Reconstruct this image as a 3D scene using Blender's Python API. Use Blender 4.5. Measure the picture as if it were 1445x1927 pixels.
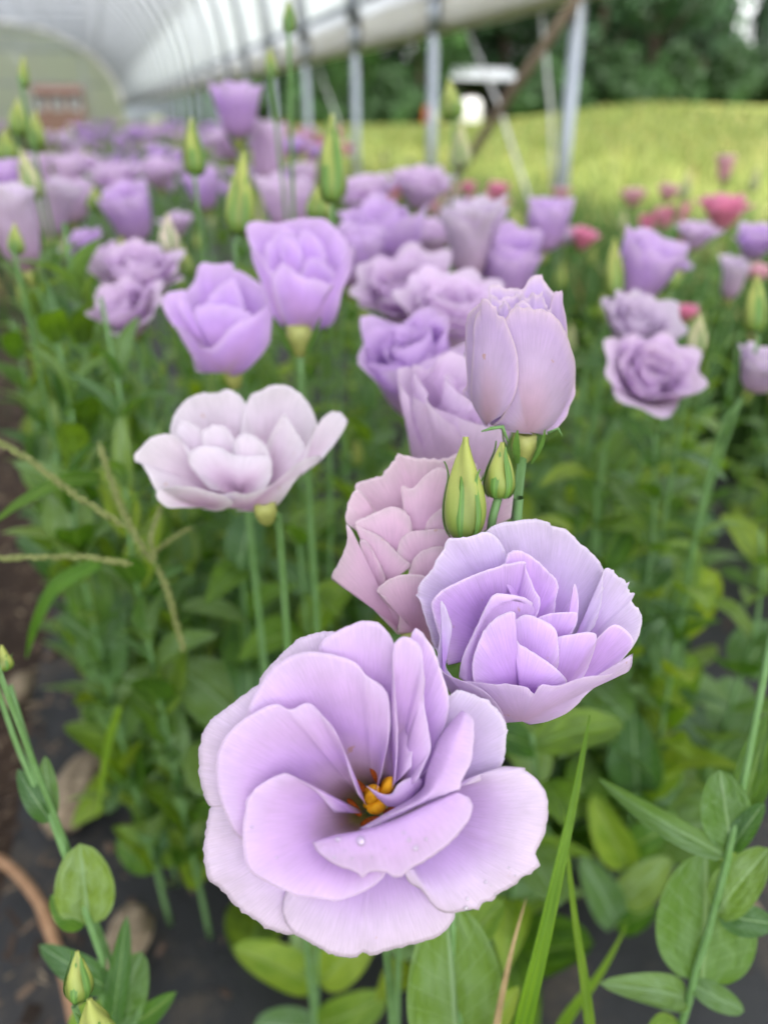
import bpy, math, random
from mathutils import Vector, Matrix, noise
R_ = math.radians
sc = bpy.context.scene
for o in list(bpy.data.objects): bpy.data.objects.remove(o)
COL = sc.collection
# ------------------------------------------------------------------ camera
PITCH = R_(27.3); F = 1447.0; CH = 0.75
cam_d = bpy.data.cameras.new('camera'); cam = bpy.data.objects.new('camera', cam_d); COL.objects.link(cam)
cam.location = (0, 0, CH); cam.rotation_euler = (R_(90) - PITCH, 0, 0)
cam_d.sensor_fit = 'VERTICAL'; cam_d.sensor_height = 36; cam_d.sensor_width = 27; cam_d.lens = 36 * F / 1927
cam_d.clip_start = 0.01; cam_d.clip_end = 600
cam_d.dof.use_dof = True; cam_d.dof.focus_distance = 0.238; cam_d.dof.aperture_fstop = 5.7
sc.camera = cam
# ------------------------------------------------------------------ light
SUN_EL, SUN_AZ = R_(58), R_(150)          # sun high, behind and to the right of the camera
w = bpy.data.worlds.new("World"); sc.world = w; w.use_nodes = True
nt = w.node_tree; bg = nt.nodes['Background']
sky = nt.nodes.new('ShaderNodeTexSky'); sky.sky_type = 'NISHITA'; sky.sun_disc = False
sky.sun_elevation = SUN_EL; sky.sun_rotation = SUN_AZ; sky.dust_density = 3.0; sky.air_density = 1.0
hs = nt.nodes.new('ShaderNodeHueSaturation'); hs.inputs['Saturation'].default_value = 0.12; hs.inputs['Value'].default_value = 1.5
nt.links.new(sky.outputs[0], hs.inputs['Color']); nt.links.new(hs.outputs[0], bg.inputs[0]); bg.inputs[1].default_value = 0.15
sd = bpy.data.lights.new('sun', 'SUN'); sd.energy = 0.9; sd.angle = R_(14); sd.color = (1, .96, .9)
sun = bpy.data.objects.new('sun', sd); COL.objects.link(sun); sun.location = (0, 0, 30)
sv = Vector((math.sin(SUN_AZ) * math.cos(SUN_EL), math.cos(SUN_AZ) * math.cos(SUN_EL), math.sin(SUN_EL)))
sun.rotation_euler = sv.to_track_quat('Z', 'Y').to_euler()
sc.view_settings.view_transform = 'Standard'; sc.view_settings.look = 'None'
sc.view_settings.exposure = 1.3; sc.view_settings.gamma = 1
sc.cycles.use_denoising = True; sc.cycles.max_bounces = 8; sc.cycles.transparent_max_bounces = 12
sc.cycles.diffuse_bounces = 4; sc.cycles.transmission_bounces = 6; sc.cycles.sample_clamp_indirect = 6
sc.cycles.caustics_reflective = False; sc.cycles.caustics_refractive = False

# ------------------------------------------------------------------ helpers
def lin(c):
    return tuple(((x / 255) / 12.92 if x / 255 <= .04045 else ((x / 255 + .055) / 1.055) ** 2.4) for x in c)
def W(px, py, d):
    x = (px - 722.5) / F; y = (963.5 - py) / F
    return Vector((x * d, d * (math.cos(PITCH) + y * math.sin(PITCH)), CH + d * (-math.sin(PITCH) + y * math.cos(PITCH))))
AZ = R_(18.7); EU = Vector((-math.sin(AZ), math.cos(AZ), 0)); EV = Vector((math.cos(AZ), math.sin(AZ), 0))
def UV(u, v, z=0): return EU * u + EV * v + Vector((0, 0, z))
def to_uv(P): return P.dot(EU), P.dot(EV)
ORG = {}
def tag(o, label=None, cat=None, group=None, kind=None):
    if label: o['label'] = label
    if cat: o['category'] = cat
    if group: o['group'] = group
    if kind: o['kind'] = kind
    return o
def thing(name, loc, label, cat, group=None):
    o = bpy.data.objects.new(name, None); COL.objects.link(o); o.location = loc; o.empty_display_size = .02
    ORG[o.name] = Vector(loc)
    return tag(o, label, cat, group)
def sub(name, parent, world=None):
    o = bpy.data.objects.new(name, None); COL.objects.link(o); o.parent = parent; o.empty_display_size = .01
    wl = Vector(world) if world is not None else ORG[parent.name]
    o.location = wl - ORG[parent.name]; ORG[o.name] = wl
    return o
def mk(name, verts, faces, mat, cols=None, uvs=None, smooth=True):
    me = bpy.data.meshes.new(name); me.from_pydata([tuple(v) for v in verts], [], faces)
    if smooth: me.polygons.foreach_set('use_smooth', [True] * len(me.polygons))
    if cols is not None:
        a = me.color_attributes.new('Col', 'FLOAT_COLOR', 'POINT')
        a.data.foreach_set('color', [x for c in cols for x in (c[0], c[1], c[2], 1.0)])
    if uvs is not None:
        ul = me.uv_layers.new(name='UVMap'); vi = [0] * len(me.loops); me.loops.foreach_get('vertex_index', vi)
        ul.data.foreach_set('uv', [x for i in vi for x in uvs[i]])
    me.materials.append(mat); me.update()
    return me
def put(name, me, parent=None, loc=None, mat=None):
    o = bpy.data.objects.new(name, me); COL.objects.link(o)
    if parent: o.parent = parent
    if mat is not None: o.matrix_local = mat
    elif loc is not None: o.location = loc
    return o
def wput(name, verts, faces, mat, parent=None, cols=None, uvs=None, smooth=True, thick=0):
    og = ORG[parent.name] if parent else Vector((0, 0, 0))
    me = mk(name, [Vector(v) - og for v in verts], faces, mat, cols, uvs, smooth)
    o = put(name, me, parent)
    ORG[o.name] = og
    if thick:
        s = o.modifiers.new('thickness', 'SOLIDIFY'); s.thickness = thick; s.offset = 0
    return o
def grid_faces(nr, nc, wrap=False):
    f = []
    for i in range(nr - 1):
        for j in range(nc if wrap else nc - 1):
            j2 = (j + 1) % nc
            f.append((i * nc + j, i * nc + j2, (i + 1) * nc + j2, (i + 1) * nc + j))
    return f
def crom(pts, n):
    """Catmull-Rom through pts (tuples), resampled evenly to n points."""
    P = [tuple(p) for p in pts]
    dense = []
    for i in range(len(P) - 1):
        p0 = P[max(i - 1, 0)]; p1 = P[i]; p2 = P[i + 1]; p3 = P[min(i + 2, len(P) - 1)]
        for k in range(12):
            t = k / 12
            dense.append(tuple(.5 * (2 * b + (c - a) * t + (2 * a - 5 * b + 4 * c - d) * t * t + (3 * b - a - 3 * c + d) * t ** 3) for a, b, c, d in zip(p0, p1, p2, p3)))
    dense.append(P[-1])
    L = [0]
    for a, b in zip(dense, dense[1:]): L.append(L[-1] + math.sqrt(sum((x - y) ** 2 for x, y in zip(a, b))))
    out = []; j = 0
    for k in range(n):
        s = L[-1] * k / (n - 1)
        while j < len(L) - 2 and L[j + 1] < s: j += 1
        t = (s - L[j]) / max(L[j + 1] - L[j], 1e-9); t = min(max(t, 0), 1)
        out.append(tuple(a + (b - a) * t for a, b in zip(dense[j], dense[j + 1])))
    return out
def stops(S, s):
    for (a, ca), (b, cb) in zip(S, S[1:]):
        if s <= b:
            t = (s - a) / max(b - a, 1e-6); t = min(max(t, 0), 1)
            return tuple(x + (y - x) * t for x, y in zip(ca, cb))
    return S[-1][1]
def n1(x, seed): return noise.noise(Vector((x, seed * 7.31, seed * 1.7)))
def tube_data(pts, radii, n=8, cap=True):
    pts = [Vector(p) for p in pts]; V = []; m = len(pts)
    up = Vector((.13, .21, 1)).normalized(); prev = None
    for i, p in enumerate(pts):
        t = (pts[min(i + 1, m - 1)] - pts[max(i - 1, 0)]).normalized()
        if prev is None:
            a = up if abs(t.dot(up)) < .9 else Vector((1, 0.1, 0)); x = t.cross(a).normalized()
        else: x = (prev - t * prev.dot(t)).normalized()
        prev = x; y = t.cross(x)
        r = radii[i] if isinstance(radii, (list, tuple)) else radii
        for k in range(n):
            a = 2 * math.pi * k / n; V.append(p + x * math.cos(a) * r + y * math.sin(a) * r)
    Fc = grid_faces(m, n, True)
    if cap:
        Fc.append(tuple(range(n - 1, -1, -1))); Fc.append(tuple((m - 1) * n + k for k in range(n)))
    return V, Fc
def merge(parts):
    V, Fc, C = [], [], []
    for p in parts:
        b = len(V); V += list(p[0]); Fc += [tuple(i + b for i in f) for f in p[1]]
        if len(p) > 2: C += p[2]
    return (V, Fc, C) if C else (V, Fc)
def box_data(c, s, rot=None):
    c = Vector(c); V = []
    for x in (-.5, .5):
        for y in (-.5, .5):
            for z in (-.5, .5):
                v = Vector((x * s[0], y * s[1], z * s[2]))
                if rot is not None: v = rot @ v
                V.append(c + v)
    return V, [(0, 1, 3, 2), (4, 6, 7, 5), (0, 4, 5, 1), (2, 3, 7, 6), (0, 2, 6, 4), (1, 5, 7, 3)]
ROTT = Matrix(((EV.x, EU.x, 0), (EV.y, EU.y, 0), (0, 0, 1)))      # local x=v, y=u

# ------------------------------------------------------------------ materials
def newmat(name):
    m = bpy.data.materials.new(name); m.use_nodes = True; nt = m.node_tree
    for n in list(nt.nodes): nt.nodes.remove(n)
    out = nt.nodes.new('ShaderNodeOutputMaterial'); return m, nt, out
def N(nt, t, **kw):
    n = nt.nodes.new(t)
    for k, v in kw.items():
        if k.startswith('_'): setattr(n, k[1:], v)
        else: n.inputs[k.replace('__', ' ')].default_value = v
    return n
def simple(name, col, rough=.6, metal=0, nscale=None, ncol=None, bump=0, coords='Object', transl=0, detail=5, spec=.3):
    m, nt, out = newmat(name); L = nt.links.new
    b = N(nt, 'ShaderNodeBsdfPrincipled', Roughness=rough, Metallic=metal); b.inputs['Base Color'].default_value = (*col, 1)
    b.inputs['Specular IOR Level'].default_value = spec
    if nscale:
        tc = N(nt, 'ShaderNodeTexCoord'); nz = N(nt, 'ShaderNodeTexNoise', Scale=nscale, Detail=detail, Roughness=.65); L(tc.outputs[coords], nz.inputs['Vector'])
        cr = N(nt, 'ShaderNodeValToRGB'); cr.color_ramp.elements[0].position = .35; cr.color_ramp.elements[1].position = .68
        cr.color_ramp.elements[0].color = (*col, 1); cr.color_ramp.elements[1].color = (*(ncol or col), 1)
        L(nz.outputs[0], cr.inputs[0]); L(cr.outputs[0], b.inputs['Base Color'])
        if bump:
            bp = N(nt, 'ShaderNodeBump', Strength=bump, Distance=.01); L(nz.outputs[0], bp.inputs['Height']); L(bp.outputs[0], b.inputs['Normal'])
    if transl:
        tr = N(nt, 'ShaderNodeBsdfTranslucent'); tr.inputs[0].default_value = (*col, 1)
        if nscale: L(cr.outputs[0], tr.inputs[0])
        mx = N(nt, 'ShaderNodeMixShader'); mx.inputs[0].default_value = transl; L(b.outputs[0], mx.inputs[1]); L(tr.outputs[0], mx.inputs[2]); L(mx.outputs[0], out.inputs[0])
    else: L(b.outputs[0], out.inputs[0])
    return m
def petal_mat():
    m, nt, out = newmat('petal'); L = nt.links.new
    at = N(nt, 'ShaderNodeAttribute', _attribute_name='Col')
    uv = N(nt, 'ShaderNodeUVMap'); mp = N(nt, 'ShaderNodeMapping'); mp.inputs['Scale'].default_value = (1, .055, 1); L(uv.outputs[0], mp.inputs[0])
    nz = N(nt, 'ShaderNodeTexNoise', Scale=95, Detail=4, Roughness=.6, Distortion=.25); L(mp.outputs[0], nz.inputs['Vector'])   # veins running base to rim
    tc = N(nt, 'ShaderNodeTexCoord'); nb = N(nt, 'ShaderNodeTexNoise', Scale=130, Detail=3); L(tc.outputs['Object'], nb.inputs['Vector'])
    r1 = N(nt, 'ShaderNodeMapRange'); r1.inputs[1].default_value = .3; r1.inputs[2].default_value = .7; r1.inputs[3].default_value = .85; r1.inputs[4].default_value = 1.0
    L(nz.outputs[0], r1.inputs[0])
    r2 = N(nt, 'ShaderNodeMapRange'); r2.inputs[1].default_value = .3; r2.inputs[2].default_value = .7; r2.inputs[3].default_value = .95; r2.inputs[4].default_value = 1.04
    L(nb.outputs[0], r2.inputs[0])
    mu = N(nt, 'ShaderNodeMath', _operation='MULTIPLY'); L(r1.outputs[0], mu.inputs[0]); L(r2.outputs[0], mu.inputs[1])
    vm = N(nt, 'ShaderNodeVectorMath', _operation='SCALE'); L(at.outputs['Color'], vm.inputs[0]); L(mu.outputs[0], vm.inputs['Scale'])
    sk = N(nt, 'ShaderNodeTexNoise', Scale=210, Detail=2); L(tc.outputs['Object'], sk.inputs['Vector'])      # small tan bruises
    r3 = N(nt, 'ShaderNodeMapRange'); r3.inputs[1].default_value = .735; r3.inputs[2].default_value = .78; r3.inputs[3].default_value = 0; r3.inputs[4].default_value = .6; L(sk.outputs[0], r3.inputs[0])
    sm_ = N(nt, 'ShaderNodeMix', _data_type='RGBA'); L(r3.outputs[0], sm_.inputs['Factor']); L(vm.outputs[0], sm_.inputs['A']); sm_.inputs['B'].default_value = (*lin((196, 150, 120)), 1)
    class _o: outputs = [sm_.outputs['Result']]
    vm = _o
    nl_ = N(nt, 'ShaderNodeTexNoise', Scale=38, Detail=2); L(tc.outputs['Object'], nl_.inputs['Vector'])
    bl_ = N(nt, 'ShaderNodeBump', Strength=.35, Distance=.004); L(nl_.outputs[0], bl_.inputs['Height'])
    bp = N(nt, 'ShaderNodeBump', Strength=.4, Distance=.0007); L(nz.outputs[0], bp.inputs['Height']); L(bl_.outputs[0], bp.inputs['Normal'])
    b = N(nt, 'ShaderNodeBsdfPrincipled', Roughness=.55); b.inputs['Specular IOR Level'].default_value = .22
    b.inputs['Sheen Weight'].default_value = .15; b.inputs['Sheen Roughness'].default_value = .4
    L(vm.outputs[0], b.inputs['Base Color']); L(bp.outputs[0], b.inputs['Normal'])
    tr = N(nt, 'ShaderNodeBsdfTranslucent'); L(vm.outputs[0], tr.inputs[0])
    mx = N(nt, 'ShaderNodeMixShader'); mx.inputs[0].default_value = .42; L(b.outputs[0], mx.inputs[1]); L(tr.outputs[0], mx.inputs[2]); L(mx.outputs[0], out.inputs[0])
    return m
def leaf_mat(name, c1, c2, rib, patch=.5):
    m, nt, out = newmat(name); L = nt.links.new
    uv = N(nt, 'ShaderNodeUVMap'); sp = N(nt, 'ShaderNodeSeparateXYZ'); L(uv.outputs[0], sp.inputs[0])
    ab = N(nt, 'ShaderNodeMath', _operation='ABSOLUTE'); L(sp.outputs[1], ab.inputs[0])
    rb = N(nt, 'ShaderNodeMapRange'); rb.inputs[1].default_value = .025; rb.inputs[2].default_value = .075; rb.inputs[3].default_value = .8; rb.inputs[4].default_value = 0; L(ab.outputs[0], rb.inputs[0])
    oi = N(nt, 'ShaderNodeObjectInfo'); tc = N(nt, 'ShaderNodeTexCoord')
    ad = N(nt, 'ShaderNodeVectorMath', _operation='ADD'); L(uv.outputs[0], ad.inputs[0]); L(oi.outputs['Random'], ad.inputs[1])
    nz = N(nt, 'ShaderNodeTexNoise', Scale=3.2, Detail=3); L(ad.outputs[0], nz.inputs['Vector'])
    cr = N(nt, 'ShaderNodeValToRGB'); cr.color_ramp.elements[0].position = .38; cr.color_ramp.elements[1].position = .62
    cr.color_ramp.elements[0].color = (*c1, 1); cr.color_ramp.elements[1].color = (*c2, 1); L(nz.outputs[0], cr.inputs[0])
    hs = N(nt, 'ShaderNodeHueSaturation'); L(cr.outputs[0], hs.inputs['Color'])
    rh = N(nt, 'ShaderNodeMapRange'); rh.inputs[3].default_value = .455; rh.inputs[4].default_value = .52; L(oi.outputs['Random'], rh.inputs[0]); L(rh.outputs[0], hs.inputs['Hue'])
    rv = N(nt, 'ShaderNodeMapRange'); rv.inputs[3].default_value = 1.45; rv.inputs[4].default_value = .6; L(oi.outputs['Random'], rv.inputs[0]); L(rv.outputs[0], hs.inputs['Value'])
    m_a = N(nt, 'ShaderNodeMath', _operation='MULTIPLY'); L(sp.outputs[0], m_a.inputs[0]); m_a.inputs[1].default_value = 50
    m_b = N(nt, 'ShaderNodeMath', _operation='MULTIPLY'); L(ab.outputs[0], m_b.inputs[0]); m_b.inputs[1].default_value = -13
    m_c = N(nt, 'ShaderNodeMath', _operation='ADD'); L(m_a.outputs[0], m_c.inputs[0]); L(m_b.outputs[0], m_c.inputs[1])
    m_d = N(nt, 'ShaderNodeMath', _operation='SINE'); L(m_c.outputs[0], m_d.inputs[0])
    sv_ = N(nt, 'ShaderNodeMapRange'); sv_.inputs[1].default_value = .9; sv_.inputs[2].default_value = 1; sv_.inputs[3].default_value = 0; sv_.inputs[4].default_value = .22; L(m_d.outputs[0], sv_.inputs[0])
    mxx = N(nt, 'ShaderNodeMath', _operation='MAXIMUM'); L(rb.outputs[0], mxx.inputs[0]); L(sv_.outputs[0], mxx.inputs[1]); rb = mxx
    dn = N(nt, 'ShaderNodeTexNoise', Scale=170, Detail=4); L(tc.outputs['Object'], dn.inputs['Vector'])
    mc = N(nt, 'ShaderNodeMix', _data_type='RGBA'); L(rb.outputs[0], mc.inputs['Factor']); L(hs.outputs[0], mc.inputs['A']); mc.inputs['B'].default_value = (*rib, 1)
    b = N(nt, 'ShaderNodeBsdfPrincipled', Roughness=.42); b.inputs['Specular IOR Level'].default_value = .4
    L(mc.outputs['Result'], b.inputs['Base Color'])
    lb_ = N(nt, 'ShaderNodeBump', Strength=.3, Distance=.01); L(rb.outputs[0], lb_.inputs['Height']); lb_.invert = True
    lc_ = N(nt, 'ShaderNodeBump', Strength=.35, Distance=.02); L(nz.outputs[0], lc_.inputs['Height']); L(lb_.outputs[0], lc_.inputs['Normal']); L(lc_.outputs[0], b.inputs['Normal'])
    tr = N(nt, 'ShaderNodeBsdfTranslucent')
    tm = N(nt, 'ShaderNodeMix', _data_type='RGBA', _blend_type='MULTIPLY'); tm.inputs['Factor'].default_value = 1; L(mc.outputs['Result'], tm.inputs['A']); tm.inputs['B'].default_value = (2.1, 2.1, .4, 1)
    L(tm.outputs['Result'], tr.inputs[0])
    mx = N(nt, 'ShaderNodeMixShader'); mx.inputs[0].default_value = .33; L(b.outputs[0], mx.inputs[1]); L(tr.outputs[0], mx.inputs[2]); L(mx.outputs[0], out.inputs[0])
    return m
def attr_mat(name, rough=.5, transl=.2, nscale=300):
    m, nt, out = newmat(name); L = nt.links.new
    at = N(nt, 'ShaderNodeAttribute', _attribute_name='Col')
    tc = N(nt, 'ShaderNodeTexCoord'); nb = N(nt, 'ShaderNodeTexNoise', Scale=nscale, Detail=3); L(tc.outputs['Object'], nb.inputs['Vector'])
    r2 = N(nt, 'ShaderNodeMapRange'); r2.inputs[1].default_value = .3; r2.inputs[2].default_value = .7; r2.inputs[3].default_value = .82; r2.inputs[4].default_value = 1.15; L(nb.outputs[0], r2.inputs[0])
    vm = N(nt, 'ShaderNodeVectorMath', _operation='SCALE'); L(at.outputs['Color'], vm.inputs[0]); L(r2.outputs[0], vm.inputs['Scale'])
    b = N(nt, 'ShaderNodeBsdfPrincipled', Roughness=rough); L(vm.outputs[0], b.inputs['Base Color'])
    tr = N(nt, 'ShaderNodeBsdfTranslucent'); L(vm.outputs[0], tr.inputs[0])
    mx = N(nt, 'ShaderNodeMixShader'); mx.inputs[0].default_value = transl; L(b.outputs[0], mx.inputs[1]); L(tr.outputs[0], mx.inputs[2]); L(mx.outputs[0], out.inputs[0])
    return m
M_PET = petal_mat()
M_LEAF = leaf_mat('leaf_green', (.055, .13, .018), (.1, .21, .018), (.16, .27, .07))
M_LEAFG = leaf_mat('leaf_glaucous', (.12, .225, .095), (.08, .18, .035), (.27, .4, .24))
M_LEAFY = leaf_mat('leaf_young', (.085, .2, .015), (.13, .25, .025), (.24, .34, .11))
M_STEM = simple('stem_green', (.12, .24, .075), .5, nscale=90, ncol=(.16, .29, .12), transl=.1)
M_BUD = attr_mat('bud_skin', .45, .25)
M_YEL = simple('stigma_yellow', lin((255, 196, 40)), .5, nscale=900, ncol=lin((250, 172, 22)), bump=.3, transl=.25)
M_ANTH = simple('anther_orange', lin((190, 95, 20)), .8, nscale=1500, ncol=lin((150, 65, 15)), bump=.6)
M_GRASSBLADE = leaf_mat('grass_blade', (.06, .18, .012), (.1, .24, .012), (.14, .28, .04))
M_STRAW = simple('dry_straw', (.38, .28, .15), .8, nscale=60, ncol=(.22, .15, .08), bump=.3)
M_TWIG = simple('root_bark', (.24, .13, .07), .8, nscale=120, ncol=(.36, .22, .13), bump=.4)
M_SEED = simple('seedhead', (.28, .3, .12), .8, nscale=400, ncol=(.16, .2, .06), bump=.5)
M_METAL = simple('galvanised_steel', (.34, .37, .42), .42, .75, nscale=14, ncol=(.3, .33, .38))
M_RUST = simple('rusty_brace', (.2, .14, .1), .7, .2, nscale=30, ncol=(.33, .26, .2))
M_BOARD = simple('white_board', (.78, .76, .72), .6, nscale=6, ncol=(.82, .81, .79))
M_CORD = simple('white_cord', (.5, .5, .5), .6, nscale=20, ncol=(.4, .4, .42))

# ------------------------------------------------------------------ ground
def fabric_mat():
    m, nt, out = newmat('woven_fabric'); L = nt.links.new
    tc = N(nt, 'ShaderNodeTexCoord'); wv = N(nt, 'ShaderNodeTexWave', Scale=90, Distortion=.6); L(tc.outputs['Object'], wv.inputs['Vector'])
    nz = N(nt, 'ShaderNodeTexNoise', Scale=9, Detail=8, Roughness=.7); L(tc.outputs['Object'], nz.inputs['Vector'])
    cr = N(nt, 'ShaderNodeValToRGB'); e = cr.color_ramp.elements; e[0].position = .52; e[0].color = (.016, .017, .02, 1); e[1].position = .72; e[1].color = (.075, .058, .042, 1)
    L(nz.outputs[0], cr.inputs[0])
    b = N(nt, 'ShaderNodeBsdfPrincipled', Roughness=.62); L(cr.outputs[0], b.inputs['Base Color'])
    bp = N(nt, 'ShaderNodeBump', Strength=.25, Distance=.002); L(wv.outputs[0], bp.inputs['Height'])
    b2 = N(nt, 'ShaderNodeBump', Strength=.6, Distance=.01); L(nz.outputs[0], b2.inputs['Height']); L(bp.outputs[0], b2.inputs['Normal']); L(b2.outputs[0], b.inputs['Normal'])
    L(b.outputs[0], out.inputs[0]); return m
M_FAB = fabric_mat()
M_SOIL = simple('soil', (.018, .01, .007), .9, nscale=26, ncol=(.06, .036, .022), bump=1, detail=9)
def field_mat():
    m, nt, out = newmat('meadow'); L = nt.links.new
    tc = N(nt, 'ShaderNodeTexCoord'); nz = N(nt, 'ShaderNodeTexNoise', Scale=.16, Detail=9, Roughness=.72); L(tc.outputs['Object'], nz.inputs['Vector'])
    cr = N(nt, 'ShaderNodeValToRGB'); e = cr.color_ramp.elements; e[0].position = .34; e[0].color = (.16, .21, .04, 1); e[1].position = .66; e[1].color = (.3, .28, .1, 1)
    k = e.new(.5); k.color = (.22, .25, .06, 1)
    L(nz.outputs[0], cr.inputs[0]); b = N(nt, 'ShaderNodeBsdfPrincipled', Roughness=.9); b.inputs['Specular IOR Level'].default_value = .1
    L(cr.outputs[0], b.inputs['Base Color']); L(b.outputs[0], out.inputs[0]); return m
M_FIELD = field_mat()
def sheet(name, fn, us, vs, mat):
    V = [fn(u, v) for u in us for v in vs]; return wput(name, V, grid_faces(len(us), len(vs)), mat)
def lsp(a, b, n): return [a + (b - a) * i / (n - 1) for i in range(n)]
def field_z(u, v):
    P = UV(u, v); z = -.01
    sm = lambda x: (lambda t: t * t * (3 - 2 * t))(min(max(x, 0), 1))
    z += sm((P.y - 8) / 44) * (.3 + .95 * sm((P.x - 2) / 14)) * sm((v - 2) / 6)
    z += .25 * math.exp(-((P.x - 12) / 5) ** 2 - ((P.y - 42) / 6) ** 2)
    return z
fl = sheet('grass_field', lambda u, v: UV(u, v, field_z(u, v)), [-60, -30, -12] + lsp(-6, 80, 70) + [120, 200, 300], [-200, -90, -40] + lsp(-14, 70, 60) + [110, 200, 300], M_FIELD); tag(fl, kind='structure')
def soil_z(u, v): return .006 * noise.noise(Vector((u * 9, v * 9, 0))) + .004
so = sheet('soil', lambda u, v: UV(u, v, soil_z(u, v) + .012), lsp(-.6, 6, 120) + lsp(6.3, 40, 50), lsp(-7.4, -.6, 20) + lsp(-.55, 1.38, 50), M_SOIL); tag(so, kind='structure')
def fab_z(u, v):
    return .024 + .012 * max(0, noise.noise(Vector((u * 5, v * 7, 3)))) + .004 * noise.noise(Vector((u * 20, v * 14, 3)))
fb = sheet('landscape_fabric', lambda u, v: UV(u, v + .03 * noise.noise(Vector((u * 3, v, 0))), fab_z(u, v)), lsp(-.5, 5, 170) + lsp(5.2, 40, 40), lsp(-.2, 1.3, 60), M_FAB); tag(fb, kind='structure')
# mulch chips and straw litter
rng = random.Random(5)
V, Fc, C = [], [], []
for i in range(9000):
    u = rng.uniform(-.2, 2.6); v = rng.choice([rng.gauss(-.3, .16), rng.uniform(-.6, 1.2)])
    if v > -.12 and rng.random() < .62: continue
    z = .034 + .02 * rng.random() if v > -.2 else .02 + .03 * rng.random()
    z += .012 * max(0, noise.noise(Vector((u * 5, v * 7, 3))))
    L_ = rng.uniform(.003, .012) if rng.random() < .85 else rng.uniform(.012, .028); w_ = L_ * rng.uniform(.1, .45); c = UV(u, v, z)
    rot = Matrix.Rotation(rng.uniform(0, 6.28), 3, 'Z') @ Matrix.Rotation(rng.uniform(-.5, .5), 3, 'Y') @ Matrix.Rotation(rng.uniform(-.6, .6), 3, 'X')
    bv, bf = box_data(c, (L_, w_, w_ * .35), rot)
    k = rng.random(); cc = (.05, .03, .02) if k < .5 else ((.15, .1, .065) if k < .82 else (.27, .21, .14)); q = rng.uniform(.5, 1.1)
    for j in range(8): bv[j] = bv[j] + Vector((rng.uniform(-1, 1), rng.uniform(-1, 1), 0)) * w_ * .25
    b = len(V); V += bv; Fc += [tuple(x + b for x in f) for f in bf]; C += [tuple(x * q for x in cc)] * 8
o = wput('mulch', V, Fc, attr_mat('mulch_chips', .9, 0, 200), cols=C, smooth=False); tag(o, 'brown wood mulch and straw litter scattered on black fabric', 'mulch', kind='stuff')
# ------------------------------------------------------------------ high tunnel
def film_mat(name, col, ftrans, gloss=.15):
    m, nt, out = newmat(name); L = nt.links.new
    tl = N(nt, 'ShaderNodeBsdfTranslucent'); tl.inputs[0].default_value = (*col, 1)
    df = N(nt, 'ShaderNodeBsdfPrincipled', Roughness=.35); df.inputs['Base Color'].default_value = (*col, 1)
    tp = N(nt, 'ShaderNodeBsdfTransparent')
    m1 = N(nt, 'ShaderNodeMixShader'); m1.inputs[0].default_value = .06; L(tl.outputs[0], m1.inputs[1]); L(df.outputs[0], m1.inputs[2])
    m2 = N(nt, 'ShaderNodeMixShader'); m2.inputs[0].default_value = ftrans; L(m1.outputs[0], m2.inputs[1]); L(tp.outputs[0], m2.inputs[2]); L(m2.outputs[0], out.inputs[0])
    return m
M_FILM = film_mat('greenhouse_film', (.82, .86, .92), .3)
M_SHADE = film_mat('shade_net', (.36, .36, .37), .3)
M_END = film_mat('end_wall_film', (.6, .63, .62), .15)
TU0, TU1, TV, TW, HIP, RISE = -2.2, 40.0, 1.42, 9.0, 1.2, 2.9
def arch(a, u, off=0):       # a 0..pi, from the right hip over to the left hip
    return UV(u, TV - TW / 2 + (TW / 2 + off) * math.cos(a), HIP + (RISE + off) * math.sin(a))
tun = thing('high_tunnel', UV(0, 0, 0), 'long arched high tunnel with white plastic roof, steel hoops and open side', 'greenhouse')
bows = [2.39 + 1.15 * k for k in range(-4, 33)]; TU0 = bows[0]; TU1 = bows[-1]
V, Fc = [], []
na = 64; us = []
for b0, b1 in zip(bows, bows[1:]): us += [b0 + (b1 - b0) * k / 4 for k in range(4)]
us.append(bows[-1])
for i, u in enumerate(us):
    sag = 0 if i % 4 == 0 else (-.05 if i % 4 == 2 else -.035)
    for j in range(na + 1): V.append(arch(math.pi * j / na, u, .03 + sag))
wput('roof_film', V, grid_faces(len(us), na + 1), M_FILM, tun)
V = []
for i, u in enumerate(us):
    a0 = .235 + (.03 if i % 4 in (1, 2) else 0)
    for j in range(41): V.append(arch(a0 + (math.pi - 2 * a0) * j / 40, u, .055 + (0 if i % 4 == 0 else -.03)))
wput('shade_cloth', V, grid_faces(len(us), 41), M_SHADE, tun)
hv, hf = tube_data([arch(math.pi * j / 40, 0) - UV(0, 0, 0) for j in range(41)], .045, 8)  # hoop pipe thickened and greyed, so its shadow band on the film is included
hoop = mk('hoop', hv, hf, simple('hoop_steel_shadow_grey', (.4, .42, .45), .5, .5, nscale=10, ncol=(.32, .34, .37)))
pv, pf = tube_data([(0, 0, -.2), (0, 0, .6), (0, 0, HIP + .02)], .021, 10); cv, cf = tube_data([(0, 0, HIP - .14), (0, 0, HIP - .02)], .027, 10)
post = mk('post', *merge([(pv, pf), (cv, cf)]), M_METAL)
for u in bows:
    put('hoop', hoop, tun, EU * u)
    put('post', post, tun, UV(u, TV)); put('post', post, tun, UV(u, TV - TW))
for a in (.62, 1.1, math.pi / 2, 2.05, 2.6):
    V, Fc = tube_data([arch(a, TU0, -.04), arch(a, TU1, -.04)], .019, 8); wput('purlin', V, Fc, M_METAL, tun)
for u in bows[1::2]:
    V, Fc = tube_data([arch(.72, u), arch(math.pi - .72, u)], .019, 8); wput('collar_tie', V, Fc, M_METAL, tun)
    V, Fc = tube_data([arch(1.25, u), (arch(.72, u) + arch(math.pi - .72, u)) / 2 + EV * .5], .015, 6); wput('truss_web', V, Fc, M_METAL, tun)
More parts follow.
